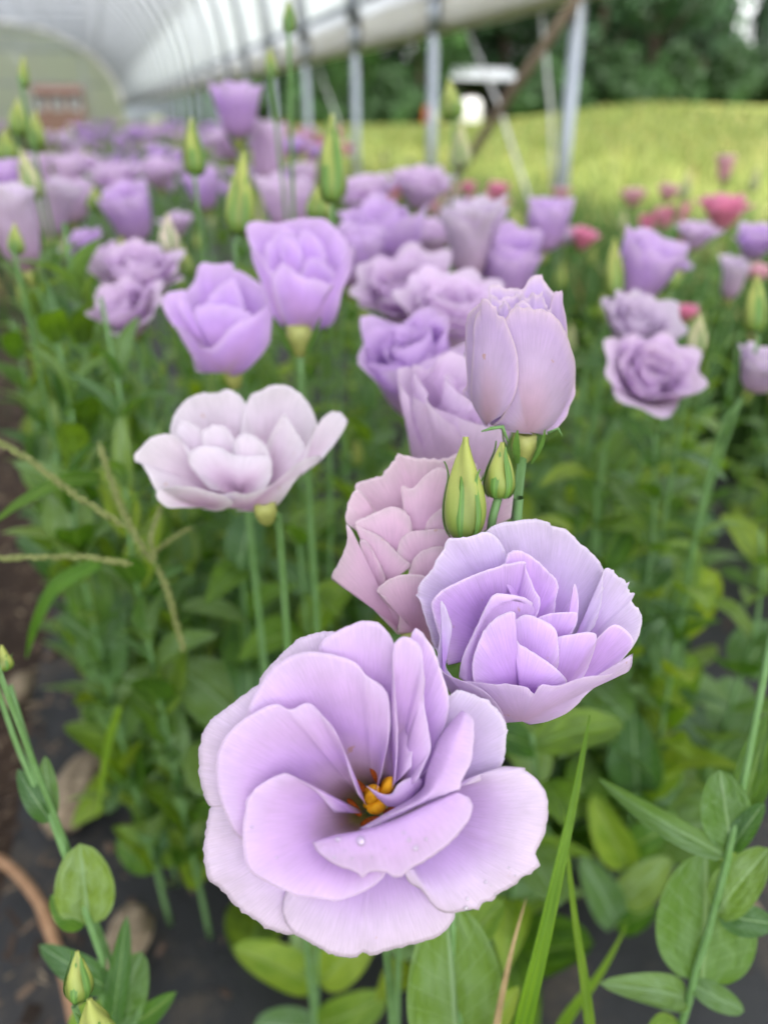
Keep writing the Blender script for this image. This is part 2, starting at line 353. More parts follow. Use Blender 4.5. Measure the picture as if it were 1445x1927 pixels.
for vv in (TV, TV - TW):
    s = 1 if vv == TV else -1
    V, Fc = box_data(UV((TU0 + TU1) / 2, vv + s * .055, HIP - .035), (.04, TU1 - TU0, .16), ROTT); wput('hip_board', V, Fc, M_BOARD, tun)
    V, Fc = tube_data([UV(TU0, vv - s * .045, HIP + .06), UV(TU1, vv - s * .045, HIP + .06)], .017, 8); wput('side_rail', V, Fc, M_METAL, tun)
    pts = [UV(TU0 + (TU1 - TU0) * k / 120, vv + s * .11, HIP - .1 + .01 * n1(k * .9, 3)) for k in range(121)]
    V, Fc = tube_data(pts, [.03 + .008 * n1(k * 1.7, 8) for k in range(121)], 10); wput('rolled_curtain', V, Fc, M_BOARD, tun)
# end wall with an opening
V, Fc = [], []
def quad(a, b, c, d):
    k = len(V); V.extend([a, b, c, d]); Fc.append((k, k + 1, k + 2, k + 3))
oL, oR, oH = -2.3, -.1, 1.9
nn = 40
for j in range(nn):
    v0 = TV - TW * j / nn; v1 = TV - TW * (j + 1) / nn
    top = lambda v: HIP + RISE * math.sqrt(max(0, 1 - ((v - (TV - TW / 2)) / (TW / 2)) ** 2))
    zb = oH if (v1 >= oL - .05 and v0 <= oR + .05) else 0
    quad(UV(TU1 + .03, v0, zb), UV(TU1 + .03, v1, zb), UV(TU1 + .03, v1, max(top(v1), zb)), UV(TU1 + .03, v0, max(top(v0), zb)))
wput('end_wall', V, Fc, M_END, tun, smooth=False)
for v in (oL - .06, oR + .06, -5.4):
    bv, bf = box_data(UV(TU1, v, 1.5), (.08, .06, 3.0), ROTT); wput('end_frame', bv, bf, M_METAL, tun)
bv, bf = box_data(UV(TU1 - .004, -3.1, oH), (8, .05, .08), ROTT); wput('end_frame', bv, bf, M_METAL, tun)
bv, bf = box_data(UV(TU1 - .004, -3.1, 3.1), (6, .05, .08), ROTT); wput('end_frame', bv, bf, M_METAL, tun)
for vv in [(arch(math.pi * j / 60, TU1, .02)) for j in [0]]:
    V, Fc = tube_data([arch(math.pi * j / 60, TU1 - .05, -.02) for j in range(61)], .16, 8); wput('end_arch', V, Fc, M_BOARD, tun)
# diagonal brace from the nearest post head, and cords
def on_plane(px, py, v):      # world point where the pixel ray meets the plane at lateral offset v
    a = W(px, py, 1) - Vector((0, 0, CH)); return Vector((0, 0, CH)) + a * (v / a.dot(EV))
V, Fc = tube_data([on_plane(1092, -12, TV - .03), on_plane(965, 170, TV - .05), on_plane(845, 352, TV - .08), on_plane(800, 430, TV - .1)], .017, 8)
b_ = wput('diagonal_brace', V, Fc, M_RUST, tun); b_['label'] = 'brown diagonal brace running down from the nearest post'
for pts in ([(868, 30), (935, 190), (1000, 390)], [(1015, -5), (1035, 200), (1040, 360)], [(596, 118), (640, 240), (680, 330)], [(300, 150), (326, 250), (345, 330)]):
    V, Fc = tube_data([on_plane(x, y, TV + .1) for x, y in pts], .006, 6); wput('cord', V, Fc, M_CORD, tun)

# ------------------------------------------------------------------ meadow grass, trees, outbuildings
def gz(P): return field_z(*to_uv(P))
rng = random.Random(11)
V, Fc, C = [], [], []
for i in range(32000):
    if i < 6000: u = rng.uniform(.5, 4.5); v = TV - .2 + abs(rng.gauss(0, .7)); h = rng.uniform(.2, .5)
    elif i < 15000: u = rng.uniform(.6, 12); v = TV - .12 + abs(rng.gauss(0, 1.2)); h = rng.uniform(.1, .3)
    elif i < 17500: u = rng.uniform(2, 30); v = rng.uniform(-1.0, -.25); h = rng.uniform(.05, .2)
    else: u = rng.uniform(3, 36); v = TV + rng.uniform(0, 24); h = rng.uniform(.1, .26)
    P = UV(u, v); far = P.length; z = field_z(u, v) if (v > TV) else .02
    if 3.2 < u and v > 2: h *= 1 + .5 * noise.noise(P * .5)
    wd = rng.uniform(.003, .006) * (1 + far * .25); a = rng.uniform(0, 6.28); d = Vector((math.cos(a), math.sin(a), 0))
    b = P + Vector((0, 0, z)); ln = Vector((rng.uniform(-.4, .4), rng.uniform(-.4, .4), 1)) * h
    k = len(V); V += [b - d * wd, b + d * wd, b + ln * .6 + d * wd * .7, b + ln * .6 - d * wd * .7, b + ln + Vector((ln.x, ln.y, 0)) * .5]
    Fc += [(k, k + 1, k + 2, k + 3), (k + 3, k + 2, k + 4)]
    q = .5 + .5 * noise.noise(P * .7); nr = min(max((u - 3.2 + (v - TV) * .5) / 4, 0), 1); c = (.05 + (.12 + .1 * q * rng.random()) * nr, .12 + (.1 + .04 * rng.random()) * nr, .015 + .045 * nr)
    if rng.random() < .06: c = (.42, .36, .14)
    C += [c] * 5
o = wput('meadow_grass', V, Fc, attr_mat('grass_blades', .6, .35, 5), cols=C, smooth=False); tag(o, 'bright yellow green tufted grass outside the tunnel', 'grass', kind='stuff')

M_BARK = simple('bark', (.07, .05, .035), .9, nscale=3, ncol=(.12, .09, .07), bump=.6)
M_CROWN = attr_mat('tree_leaves', .6, .25, 1.2)
def tree_meshes(seed, hgt, wid, base):
    r = random.Random(seed); V, Fc, C = [], [], []
    blobs = []
    for k in range(26):
        a = r.uniform(0, 6.28); hh = r.random() ** .8; rad = wid * (.95 - .75 * hh) * r.random() ** .5
        blobs.append((Vector((math.cos(a) * rad, math.sin(a) * rad, hgt * (.12 + .86 * hh))), r.uniform(.16, .3) * wid * 1.5, r.uniform(.65, 1.35)))
    for c, rad, tone in blobs:
        for q in range(150):
            d = Vector((r.gauss(0, 1), r.gauss(0, 1), r.gauss(0, 1))).normalized(); p = c + d * rad * r.uniform(.55, 1.05); p.z = max(p.z, .2)
            n = (d + Vector((r.gauss(0, .5), r.gauss(0, .5), r.gauss(0, .5)))).normalized(); x = n.orthogonal().normalized(); y = n.cross(x); s = r.uniform(.14, .36)
            an = r.uniform(0, 6.28); x, y = x * math.cos(an) + y * math.sin(an), y * math.cos(an) - x * math.sin(an)
            k = len(V); V += [p - x * s, p - y * s * .6, p + x * s, p + y * s * .6]; Fc.append((k, k + 1, k + 2, k + 3))
            t = tone * r.uniform(.7, 1.3); C += [tuple(b * t for b in base)] * 4
    crown = mk('crown', V, Fc, M_CROWN, C, None, False)
    limbs = [tube_data([(0, 0, -.3), (.1, 0, hgt * .3), (.1, .2, hgt * .8)], [.3, .22, .06], 8)]
    for c, rad, t in blobs[:9]: limbs.append(tube_data([(.08, .05, c.z * .5), tuple(c * .6 + Vector((0, 0, c.z * .2))), tuple(c)], [.11, .07, .02], 6))
    return crown, mk('trunk', *merge(limbs), M_BARK)
TP = [tree_meshes(1, 13, 3.6, (.03, .085, .022)), tree_meshes(2, 16, 4.2, (.028, .075, .024)), tree_meshes(3, 12, 4, (.045, .12, .02)), tree_meshes(4, 15, 3.3, (.04, .09, .045))]
TL = ['dark green broadleaf tree in the wood behind the meadow', 'tall blackish green tree in the wood behind the meadow', 'lighter fresh green tree in the wood behind the meadow', 'pale greyish green tree in the wood behind the meadow']
def tree(P, k, s, rot):
    t = thing('tree', P, TL[k], 'tree', 'woodland trees behind the meadow, kind %d of look' % (k + 1)); t.rotation_euler.z = rot; t.scale = (s, s, s)
    put('crown', TP[k][0], t); put('trunk', TP[k][1], t)
r = random.Random(4)
for row, (Y, n_, sc_) in enumerate(((52, 16, 1.0), (59, 15, 1.15), (68, 14, 1.3))):
    for i in range(n_):
        X = -34 + (66 * (i + .5 * (row % 2)) / n_) + r.uniform(-1, 1)
        if X / Y > .44 and row == 0: continue
        if X / Y > .47: continue
        if abs(X - 5.5) < 2.6 and row == 0: continue
        Yv = Y + r.uniform(-1.5, 1.5); P = Vector((X, Yv, 0)); P.z = gz(P)
        k = 2 if (row == 0 and X / Y < .14 and r.random() < .4) else (3 if X / Y > .33 else r.choice([0, 1, 0, 1, 2]))
        tree(P, k, ((.42 + .04 * row) if X / Y > .37 else sc_) * r.uniform(.9, 1.1), r.uniform(0, 6.28))
for X, Y in ((5.2, 61), (6.6, 66), (8.4, 62)):
    P = Vector((X, Y, 0)); P.z = gz(P); tree(P, 1, 1.1, X)
# understorey bushes along the wood edge
bm_ = tree_meshes(9, 2.6, 2.2, (.04, .1, .025))[0]
for i in range(18):
    P = Vector((-24 + 46 * i / 17 + r.uniform(-.8, .8), 48.5 + r.uniform(-1, 1), 0)); P.z = gz(P) - .2
    if 2.0 < P.x < 8.5 or P.x < -12: continue
    o = put('bush', bm_, None, P); o.rotation_euler.z = r.uniform(0, 6); tag(o, 'low dark bush at the foot of the wood', 'bush', 'bushes along the edge of the wood')
# shed, tank, barrel
M_ROOFW = simple('white_roof_metal', (.75, .78, .82), .3, .3, nscale=2, ncol=(.68, .72, .76))
M_DARKW = simple('dark_shed_boards', (.035, .035, .03), .9, nscale=4, ncol=(.06, .05, .04))
M_WHITE = simple('white_plastic', (.75, .74, .73), .4, nscale=3, ncol=(.68, .66, .64))
M_RED = simple('barn_red', (.13, .075, .062), .8, nscale=2, ncol=(.1, .06, .05))
M_ORANGE = simple('orange_paint', (.5, .12, .03), .6, nscale=6, ncol=(.38, .1, .04))
M_GLASS = simple('shed_glass', (.12, .13, .15), .25)
P = W(905, 200, 46); P.z = gz(P)
sh = thing('shed', P, 'dark open shed with a bright white sloping roof before the wood', 'shed')
for s in (-1, 1):
    for t in (-1, 1): bv, bf = box_data(P + Vector((s * 1.6, t * 1.1, .95)), (.14, .14, 2.3)); wput('corner_post', bv, bf, M_DARKW, sh)
bv, bf = box_data(P + Vector((0, 1.2, 1.0)), (3.3, .08, 2.1)); wput('back_wall', bv, bf, M_DARKW, sh)
for s in (-1, 1):
    bv, bf = box_data(P + Vector((s * 1.75, .1, 1.0)), (.08, 2.1, 2.1)); wput('side_wall', bv, bf, M_DARKW, sh)
V = [P + Vector((-2.0, -1.7, 2.15)), P + Vector((2.0, -1.7, 2.05)), P + Vector((1.8, 1.6, 2.75)), P + Vector((-1.8, 1.6, 2.85))]
wput('roof', V, [(0, 1, 2, 3)], M_ROOFW, sh, smooth=False, thick=.06)
def rev(P, prof, n=24):
    V = [P + Vector((math.cos(6.2832 * k / n) * r_, math.sin(6.2832 * k / n) * r_, z)) for r_, z in prof for k in range(n)]
    return V, grid_faces(len(prof), n, True)
P = W(884, 215, 43); P.z = gz(P)
tk = thing('water_tank', P, 'round white tank standing in the meadow below the shed', 'tank')
V, Fc = rev(P, [(.01, -.1), (.62, -.1), (.66, 0), (.66, .9), (.6, 1.05), (.35, 1.18), (.2, 1.2), (.01, 1.2)]); wput('tank_body', V, Fc, M_WHITE, tk)
V, Fc = rev(P, [(.01, 1.205), (.2, 1.205), (.2, 1.29), (.01, 1.29)], 16); wput('lid', V, Fc, M_RED, tk)
P = W(805, 200, 43); P.z = gz(P)
V, Fc = rev(P, [(.01, 0), (.3, 0), (.31, .25), (.33, .27), (.31, .3), (.31, .58), (.33, .6), (.31, .63), (.31, .9), (.01, .9)], 18)
tk = thing('barrel', P, 'small orange barrel at the edge of the wood', 'barrel'); wput('drum', V, Fc, M_ORANGE, tk); V, Fc = rev(P, [(.01, .91), (.3, .91), (.3, .95), (.01, .95)], 18); wput('lid', V, Fc, M_ORANGE, tk)
P = UV(46, -1.45)
hs_ = thing('red_shed', P, 'small brick red shed with windows seen through the tunnel end', 'shed')
bv, bf = box_data(P + Vector((0, 0, .85)), (2.6, 2.2, 1.7), ROTT); wput('wall', bv, bf, M_RED, hs_, smooth=False)
for s in (-.95, .0, .95):
    f_ = ROTT @ Vector((s * .85, -1.12, 1.25)); bv, bf = box_data(P + f_, (.5, .06, .55), ROTT); fr = wput('window', bv, bf, M_RED if False else M_CORD, hs_, smooth=False)
    f_ = ROTT @ Vector((s * .85, -1.155, 1.25)); bv, bf = box_data(P + f_, (.4, .02, .45), ROTT); wput('pane', bv, bf, M_GLASS, fr, smooth=False)
V = [P + ROTT @ Vector(q) for q in [(-1.6, -1.35, 1.68), (1.6, -1.35, 1.68), (1.6, 0, 2.0), (-1.6, 0, 2.0), (-1.6, 1.35, 1.68), (1.6, 1.35, 1.68)]]
wput('roof', V, [(0, 1, 2, 3), (3, 2, 5, 4)], M_RED, hs_, smooth=False, thick=.08)

# ------------------------------------------------------------------ petals
def L3(*a): return lin(a)
PAL = {
 'A':  [(0, L3(160, 155, 70)), (.11, L3(156, 140, 84)), (.18, L3(158, 122, 130)), (.3, L3(212, 180, 212)), (.5, L3(212, 174, 232)), (.8, L3(222, 190, 236)), (.97, L3(228, 204, 240)), (1, L3(236, 216, 244))],
 'Aout': [(0, L3(160, 150, 110)), (.4, L3(196, 160, 226)), (.6, L3(214, 182, 236)), (.8, L3(228, 208, 240)), (1, L3(234, 218, 240))],
 'B':  [(0, L3(200, 150, 226)), (.35, L3(214, 170, 240)), (.7, L3(220, 182, 242)), (.95, L3(228, 198, 244)), (1, L3(240, 222, 248))],
 'Bpale': [(0, L3(194, 146, 230)), (.4, L3(210, 172, 238)), (.65, L3(218, 196, 238)), (.95, L3(224, 208, 238)), (1, L3(234, 222, 242))],
 'Bout': [(0, L3(212, 176, 214)), (.4, L3(210, 180, 222)), (.8, L3(214, 188, 230)), (1, L3(228, 208, 238))],
 'C':  [(0, L3(200, 150, 190)), (.4, L3(220, 180, 214)), (.8, L3(230, 198, 222)), (.96, L3(226, 202, 218)), (1, L3(234, 216, 226))],
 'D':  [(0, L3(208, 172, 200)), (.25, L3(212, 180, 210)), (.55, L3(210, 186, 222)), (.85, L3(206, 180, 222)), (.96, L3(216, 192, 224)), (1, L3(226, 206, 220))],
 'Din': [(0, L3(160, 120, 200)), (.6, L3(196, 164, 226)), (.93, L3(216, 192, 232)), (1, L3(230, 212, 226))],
 'E':  [(0, L3(206, 168, 210)), (.35, L3(220, 192, 220)), (.7, L3(230, 216, 232)), (1, L3(234, 226, 236))],
 'violet': [(0, L3(206, 176, 204)), (.25, L3(212, 170, 230)), (.7, L3(212, 172, 238)), (1, L3(228, 200, 242))],
 'lav': [(0, L3(208, 178, 198)), (.3, L3(220, 184, 228)), (.7, L3(226, 196, 236)), (1, L3(234, 212, 240))],
 'pale': [(0, L3(204, 164, 190)), (.3, L3(208, 176, 214)), (.7, L3(216, 194, 226)), (1, L3(224, 208, 230))],
 'pink': [(0, L3(238, 180, 200)), (.5, L3(236, 146, 184)), (1, L3(242, 162, 198))],
 'rose': [(0, L3(232, 194, 200)), (.5, L3(228, 168, 184)), (1, L3(234, 190, 204))],
}
HERO = []   # (px, py, depth, normal) samples for resting droplets on petals
def fan(parent, T, base, rim, ref, db, dr, k=2.2, hol=0.0, cup=0.0, rec=0.0, ser=1.3, pal='A', ns=26, nt_=84, field=None, seed=0, wav=.06, lift=0, tuck=.0, thick=.00009, name='petal'):
    """A petal grown from a base to a rim; depths in cm behind (+) or before (-) the flower's reference distance."""
    cv = lambda p: (T[0] + p[0] * T[2], T[1] + p[1] * T[2], (p[2] if len(p) > 2 else 0))
    B = cv(base); Rm = crom([cv(p) for p in rim], nt_); V, C, U = [], [], []
    mx, my = sum(p[0] for p in Rm) / nt_, sum(p[1] for p in Rm) / nt_
    Lw = sum(math.hypot(a[0] - b[0], a[1] - b[1]) for a, b in zip(Rm, Rm[1:])); P_ = PAL[pal]
    for i in range(ns):
        s = (i / (ns - 1)) ** .85
        for j, r_ in enumerate(Rm):
            t = j / (nt_ - 1)
            dx, dy = r_[0] - B[0], r_[1] - B[1]; dl = math.hypot(dx, dy) + 1e-6
            q = n1(j * .55, seed + 3) + .6 * n1(j * 1.3, seed + 5); tooth = max(0, n1(j * .23, seed + 9) - .12) * 5
            e = ser * (q * 1.7 + (abs(q) * tooth * 3)) * max(0, s - .75) * 4 * (math.sin(math.pi * t) ** .3 if t not in (0, 1) else 0)
            px = B[0] + dx * s + dx / dl * e; py = B[1] + dy * s + dy / dl * e
            g = 1 - (1 - s) ** k
            d = db * (1 - g) + (dr + r_[2]) * g + hol * math.sin(math.pi * s ** .8) * math.sin(math.pi * t) - cup * (2 * t - 1) ** 2 * s + rec * max(0, (s - .68) / .32) ** 2
            d += wav * s * s * (n1(t * 4 + s, seed) * 2 + n1(t * 11, seed + 1) * s * s) + .05 * ser * q * max(0, s - .85) * 4
            if tuck: d += tuck * (1 - min(t / .16, 1)) ** 1.5 * min(1, s * 1.6)
            if field: d += field(px, py) * 100
            D = ref + (d + lift) * .01
            V.append(W(px, py, D)); HERO.append((px, py, D))
            c = stops(P_, s); kk = 1 + .05 * n1(t * 6 + seed, seed + 2)
            C.append(tuple(x * kk for x in c)); U.append((t * Lw / 260 + seed * .37, s * dl / 260))
    return wput(name, V, grid_faces(ns, nt_), M_PET, parent, C, U, thick=thick)
def patch(parent, T, rows, ref, pal='A', ns=22, nt_=56, ser=1.0, seed=0, s0=.3, wav=.04, thick=.00009, name='petal', S=None):
    """A petal lofted through rows of (x, y, depth cm)."""
    RR = [crom([(T[0] + p[0] * T[2], T[1] + p[1] * T[2], p[2] * 20) for p in r_], nt_) for r_ in rows]
    V, C, U = [], [], []; P_ = PAL[pal]
    cols = [crom([RR[i][j] for i in range(len(RR))], ns) for j in range(nt_)]
    for i in range(ns):
        s = i / (ns - 1)
        for j in range(nt_):
            x, y, z = cols[j][i]; t = j / (nt_ - 1)
            q = n1(j * .55, seed + 3) + .6 * n1(j * 1.3, seed + 5); tooth = max(0, n1(j * .23, seed + 9) - .1) * 5
            x1, y1, _ = cols[j][0]; dl = math.hypot(x - x1, y - y1) + 1e-6
            e = ser * (q * 1.6 + abs(q) * tooth * 3) * max(0, s - .8) * 5 * math.sin(math.pi * min(max(t, .001), .999)) ** .3
            x += (x - x1) / dl * e; y += (y - y1) / dl * e
            d = z / 20 + wav * n1(t * 5 + s * 2, seed) * s
            D = ref + d * .01; V.append(W(x, y, D)); HERO.append((x, y, D))
            C.append(stops(P_, s0 + (1 - s0) * s)); U.append((t * 1.5 + seed * .37, s * .8))
    return wput(name, V, grid_faces(ns, nt_), M_PET, parent, C, U, thick=thick)
def ball(px, py, rx, ry, ref, rz):        # the near side of a rounded cup, as metres towards the viewer
    def f(x, y):
        q = 1 - ((x - px) / rx) ** 2 - (((y - py) / ry) ** 2 if y > py else 0)
        return -rz * math.sqrt(max(q, 0))
    return f
# ------------------------------------------------------------------ stems, sepals, buds, leaves
def stem(parent, pts, r0=.0016, r1=.0013, n=26, name='stem', mat=None):
    P = crom([tuple(p) for p in pts], n); m = len(P)
    rad = [r0 + (r1 - r0) * i / (m - 1) for i in range(m)]
    V, Fc = tube_data(P, rad, 8); return wput(name, V, Fc, mat or M_STEM, parent)
def frame(axis, roll=0):
    z = Vector(axis).normalized(); x = Vector((1, 0, 0)) - z * z.x
    if x.length < .1: x = Vector((0, 1, 0)) - z * z.y
    x.normalize(); y = z.cross(x); m = Matrix((x, y, z)).transposed(); return m @ Matrix.Rotation(roll, 3, 'Z')
GRN = L3(108, 134, 56); YG = L3(166, 174, 90); YG2 = L3(176, 190, 80); DG = L3(95, 135, 60)
def bud_data(pale=0, seed=0, n=28, m=30):
    """closed bud along +Z, length 1"""
    V, C = [], []
    for i in range(m):
        s = i / (m - 1)
        R0 = .27 * (math.sin(math.pi * min(s * 1.02 + .03, 1) ** .62) ** .8) * (1 - .35 * s) + .035 * (1 - s) * 0 + (.035 if s < .97 else .0)
        if s > .8: R0 = max(R0, .05 * (1 - (s - .8)))
        for k in range(n):
            a = 2 * math.pi * k / n; tw = a * 3 + s * 5 + seed; g = (.5 + .5 * math.sin(tw)) ** .6
            r = R0 * (1 + .24 * (g - .5) * min(1, s * 2)); wob = .02 * n1(s * 3, seed)
            V.append((math.cos(a) * r + wob, math.sin(a) * r, s))
            c1 = [x + (y - x) * min(1, s * 1.6) for x, y in zip(GRN, YG)]
            if pale: c1 = [x * (1 - pale) + y * pale for x, y in zip(c1, L3(222, 205, 195))]
            q = .74 + .4 * g; C.append(tuple(x * q for x in c1))
    Fc = grid_faces(m, n, True); Fc.append(tuple((m - 1) * n + k for k in range(n))); Fc.append(tuple(range(n - 1, -1, -1)))
    return V, Fc, C
def sepal_data(length=.72, R=.29, curl=.2, wd=.048, m=20):
    V, C = [], []
    for i in range(m):
        s = i / (m - 1); z = s * length
        r = R * math.sin(math.pi * min(z * .95 + .05, 1) ** .62) ** .8 * (1 - .3 * z) + .016 + curl * max(0, s - .72) ** 2 * 8
        w_ = wd * (math.sin(math.pi * (s * .86 + .12)) ** .8) + .004
        for t, dz in ((-1, 0), (-.55, .008), (0, .024), (.55, .008), (1, 0)):
            V.append(((r + dz), t * w_, z)); q = 1.35 if abs(t) < .2 else (1.15 if abs(t) == 1 else .9); C.append(tuple(x * q for x in DG))
    return V, grid_faces(m, 5), C
BUDS = [mk('bud', *bud_data(p, s)[:2], M_BUD, bud_data(p, s)[2]) for p, s in ((0, 0), (0, 2), (.35, 4), (.8, 1))]
_s = sepal_data(); SEP = mk('sepal', _s[0], _s[1], M_BUD, _s[2])
_s = sepal_data(.42, .3, .35, .09); SEP2 = mk('sepal', _s[0], _s[1], M_BUD, _s[2])
_s = sepal_data(.97, .31, .12, .075); SEP3 = mk('sepal', _s[0], _s[1], M_BUD, _s[2])
def add_bud(parent, base, tip, width, kind=0, sep=True, roll=0, sepm=None, name='bud'):
    base, tip = Vector(base), Vector(tip); L_ = (tip - base).length; M = frame(tip - base, roll)
    sx = width / .52
    mat = Matrix.Translation(base - ORG[parent.name]) @ M.to_4x4() @ Matrix.Diagonal((sx, sx, L_, 1))
    b = put(name, BUDS[kind], parent, mat=mat)
    if sep:
        for k in range(5):
            put('sepal', sepm or SEP, b, mat=Matrix.Rotation(k * 2 * math.pi / 5 + .3 * (k % 2), 4, 'Z') @ Matrix.Diagonal((1, 1, .85 + .1 * (k % 3), 1)))
    return b
def calyx(parent, at, axis, size=.012, n=5, name='calyx', out=.5):
    """green cup and narrow sepals under a bloom"""
    at = Vector(at); M = frame(axis); parts = []
    prof = [(.14, -.5), (.26, -.35), (.36, 0), (.34, .35), (.2, .4)]
    V = [at + M @ Vector((math.cos(a) * r * size, math.sin(a) * r * size, z * size)) for r, z in prof for a in [6.2832 * k / 12 for k in range(12)]]
    parts.append((V, grid_faces(5, 12, True), [L3(168, 172, 100)] * len(V)))
    for k in range(n):
        a = 6.2832 * k / n + .4; V = []; C = []
        for i in range(12):
            s = i / 11; r = (.36 + .22 * math.sin(s * 2.2) + out * s * s) * size; z = (-.4 + 1.15 * s) * size; w_ = .11 * size * math.sin(math.pi * (.15 + .82 * s)) + .0001
            for t in (-1, 0, 1): V.append(at + M @ Vector((math.cos(a) * (r + (.03 * size if t == 0 else 0)) - math.sin(a) * t * w_, math.sin(a) * r + math.cos(a) * t * w_, z))); C.append(DG)
        parts.append((V, grid_faces(12, 3), C))
    V, Fc, C = merge(parts); return wput(name, V, Fc, M_BUD, parent, cols=C)
def leaf_mesh(wd, fold, arch_, roundness, seed, mat, nl=20, nw=9, wavy=.02, ex=.75):
    V, U = [], []
    for i in range(nl):
        s = i / (nl - 1); w_ = wd * (math.sin(math.pi * s ** roundness) ** ex if 0 < s < 1 else 0) + (.012 if s < .1 else .002)
        for j in range(nw):
            t = 2 * j / (nw - 1) - 1
            z = fold * abs(t) ** 1.5 * w_ + arch_ * math.sin(math.pi * s * .9) * .5 - arch_ * s * s * .9 + wavy * n1(s * 3 + t, seed) * abs(t)
            V.append((s, t * w_, z)); U.append((s, t))
    return mk('leaf', V, grid_faces(nl, nw), mat, None, U)
LEAVES = [leaf_mesh(.24, .35, .2, .8, 1, M_LEAF, ex=.6), leaf_mesh(.27, .25, .35, .8, 2, M_LEAFG, ex=.58), leaf_mesh(.2, .5, .15, .7, 3, M_LEAF), leaf_mesh(.3, .2, .1, .85, 4, M_LEAFG, ex=.55), leaf_mesh(.27, .3, .3, .8, 5, M_LEAFY)]
ROUND = [leaf_mesh(.4, .15, .12, .85, 6, M_LEAFG, ex=.5), leaf_mesh(.42, .2, .2, .9, 7, M_LEAFY, ex=.55), leaf_mesh(.36, .2, .1, .8, 8, M_LEAF, ex=.52)]
OVAL = [leaf_mesh(.42, .12, .08, .95, 12, M_LEAFG, ex=.46), leaf_mesh(.4, .2, .14, .92, 13, M_LEAFY, ex=.48)]
NARROW = [leaf_mesh(.11, .5, .25, .65, 9, M_LEAFG), leaf_mesh(.09, .4, .4, .6, 10, M_LEAF)]
def add_leaf(parent, base, direc, length, me, roll=0, name='leaf', up=None, wscale=1):
    x = Vector(direc).normalized(); u = Vector(up) if up is not None else Vector((0, 0, 1))
    y = u.cross(x); y = y.normalized() if y.length > .05 else Vector((0, 1, 0)).cross(x).normalized(); z = x.cross(y)
    M = Matrix((x, y, z)).transposed() @ Matrix.Rotation(roll, 3, 'X')
    mat = Matrix.Translation(Vector(base) - ORG[parent.name]) @ M.to_4x4() @ Matrix.Diagonal((length, length * wscale, length, 1))
    return put(name, me, parent, mat=mat)
def leaf_px(parent, b, t, width_px, d0, d1, me, roll=0, up=None):
    """a leaf between two picture points at their own distances"""
    A, B = W(b[0], b[1], d0), W(t[0], t[1], d1); L_ = (B - A).length
    wpx = width_px * (d0 + d1) / 2 / F; base_w = {0: .48}.get(0)
    yy = max(abs(v.co.y) for v in me.vertices) * 2
    view = (Vector((0, 0, CH)) - (A + B) / 2).normalized()
    return add_leaf(parent, A, B - A, L_, me, roll, up=up or view, wscale=wpx / (yy * L_))
def pairs(parent, pts, z0, z1, gap, l0, l1, rg, sets=None, el=(20, 60)):
    P = crom([tuple(p) for p in pts], 60); z = z0; k = 0; a0 = rg.uniform(0, 3.14)
    while z < z1:
        q = min(P, key=lambda p: abs(p[2] - z)); f = (z - z0) / max(z1 - z0, .01); a = a0 + k * math.pi / 2 + rg.uniform(-.3, .3)
        for h in (0, math.pi):
            e = R_(rg.uniform(*el)); d = Vector((math.cos(a + h) * math.cos(e), math.sin(a + h) * math.cos(e), math.sin(e)))
            ms = sets or (NARROW if f > .8 else (LEAVES if f > .25 else LEAVES + ROUND))
            add_leaf(parent, q, d, (l0 + (l1 - l0) * f) * rg.uniform(.8, 1.2), rg.choice(ms), rg.uniform(-.4, .4))
        z += gap * rg.uniform(.8, 1.2); k += 1
# ------------------------------------------------------------------ procedural blooms
def gen_petal(L_, Wd, th, rb, ruff, seed, pal, ns=11, nt_=11, crisp=.1):
    r = rb; z = 0; path = []
    for i in range(ns * 3):
        s = i / (ns * 3 - 1); a, b, c = th
        ang = R_((1 - s) ** 2 * a + 2 * s * (1 - s) * (b * 2 - (a + c) / 2) + s * s * c) if False else R_(a + (b - a) * min(s / .35, 1) ** .8 if s < .35 else b + (c - b) * ((s - .35) / .65) ** 1.6)
        path.append((r, z)); ds = L_ / (ns * 3 - 1); r += math.sin(ang) * ds; z += math.cos(ang) * ds
    V, C, U = [], [], []
    for i in range(ns):
        s = i / (ns - 1); w_ = Wd * min(1, (s * 1.5 + .12)) ** .7 * (1 - .3 * max(0, s - .6) ** 1.5 * 3)
        for j in range(nt_):
            t = 2 * j / (nt_ - 1) - 1; se = s * (1 - crisp * abs(t) ** 2.6) + .025 * s ** 4 * n1(t * 6, seed)
            f = se * (ns * 3 - 1); i0 = min(int(f), ns * 3 - 2); ff = f - i0
            rr = path[i0][0] + (path[i0 + 1][0] - path[i0][0]) * ff; zz = path[i0][1] + (path[i0 + 1][1] - path[i0][1]) * ff
            Rc = max(rr, .006); ph = min(max(t * w_ / Rc, -2), 2); rf = ruff * s ** 3 * math.sin(t * 5 + seed * 1.7 + s * 2) + ruff * .5 * s ** 2 * n1(t * 3, seed + 4)
            V.append((rr - Rc + (Rc + rf) * math.cos(ph), (Rc + rf) * math.sin(ph), zz + rf * .5)); C.append(stops(PAL[pal], s)); U.append((t * Wd * 12 + seed * .3, s * L_ * 20))
    return V, grid_faces(ns, nt_), C, U
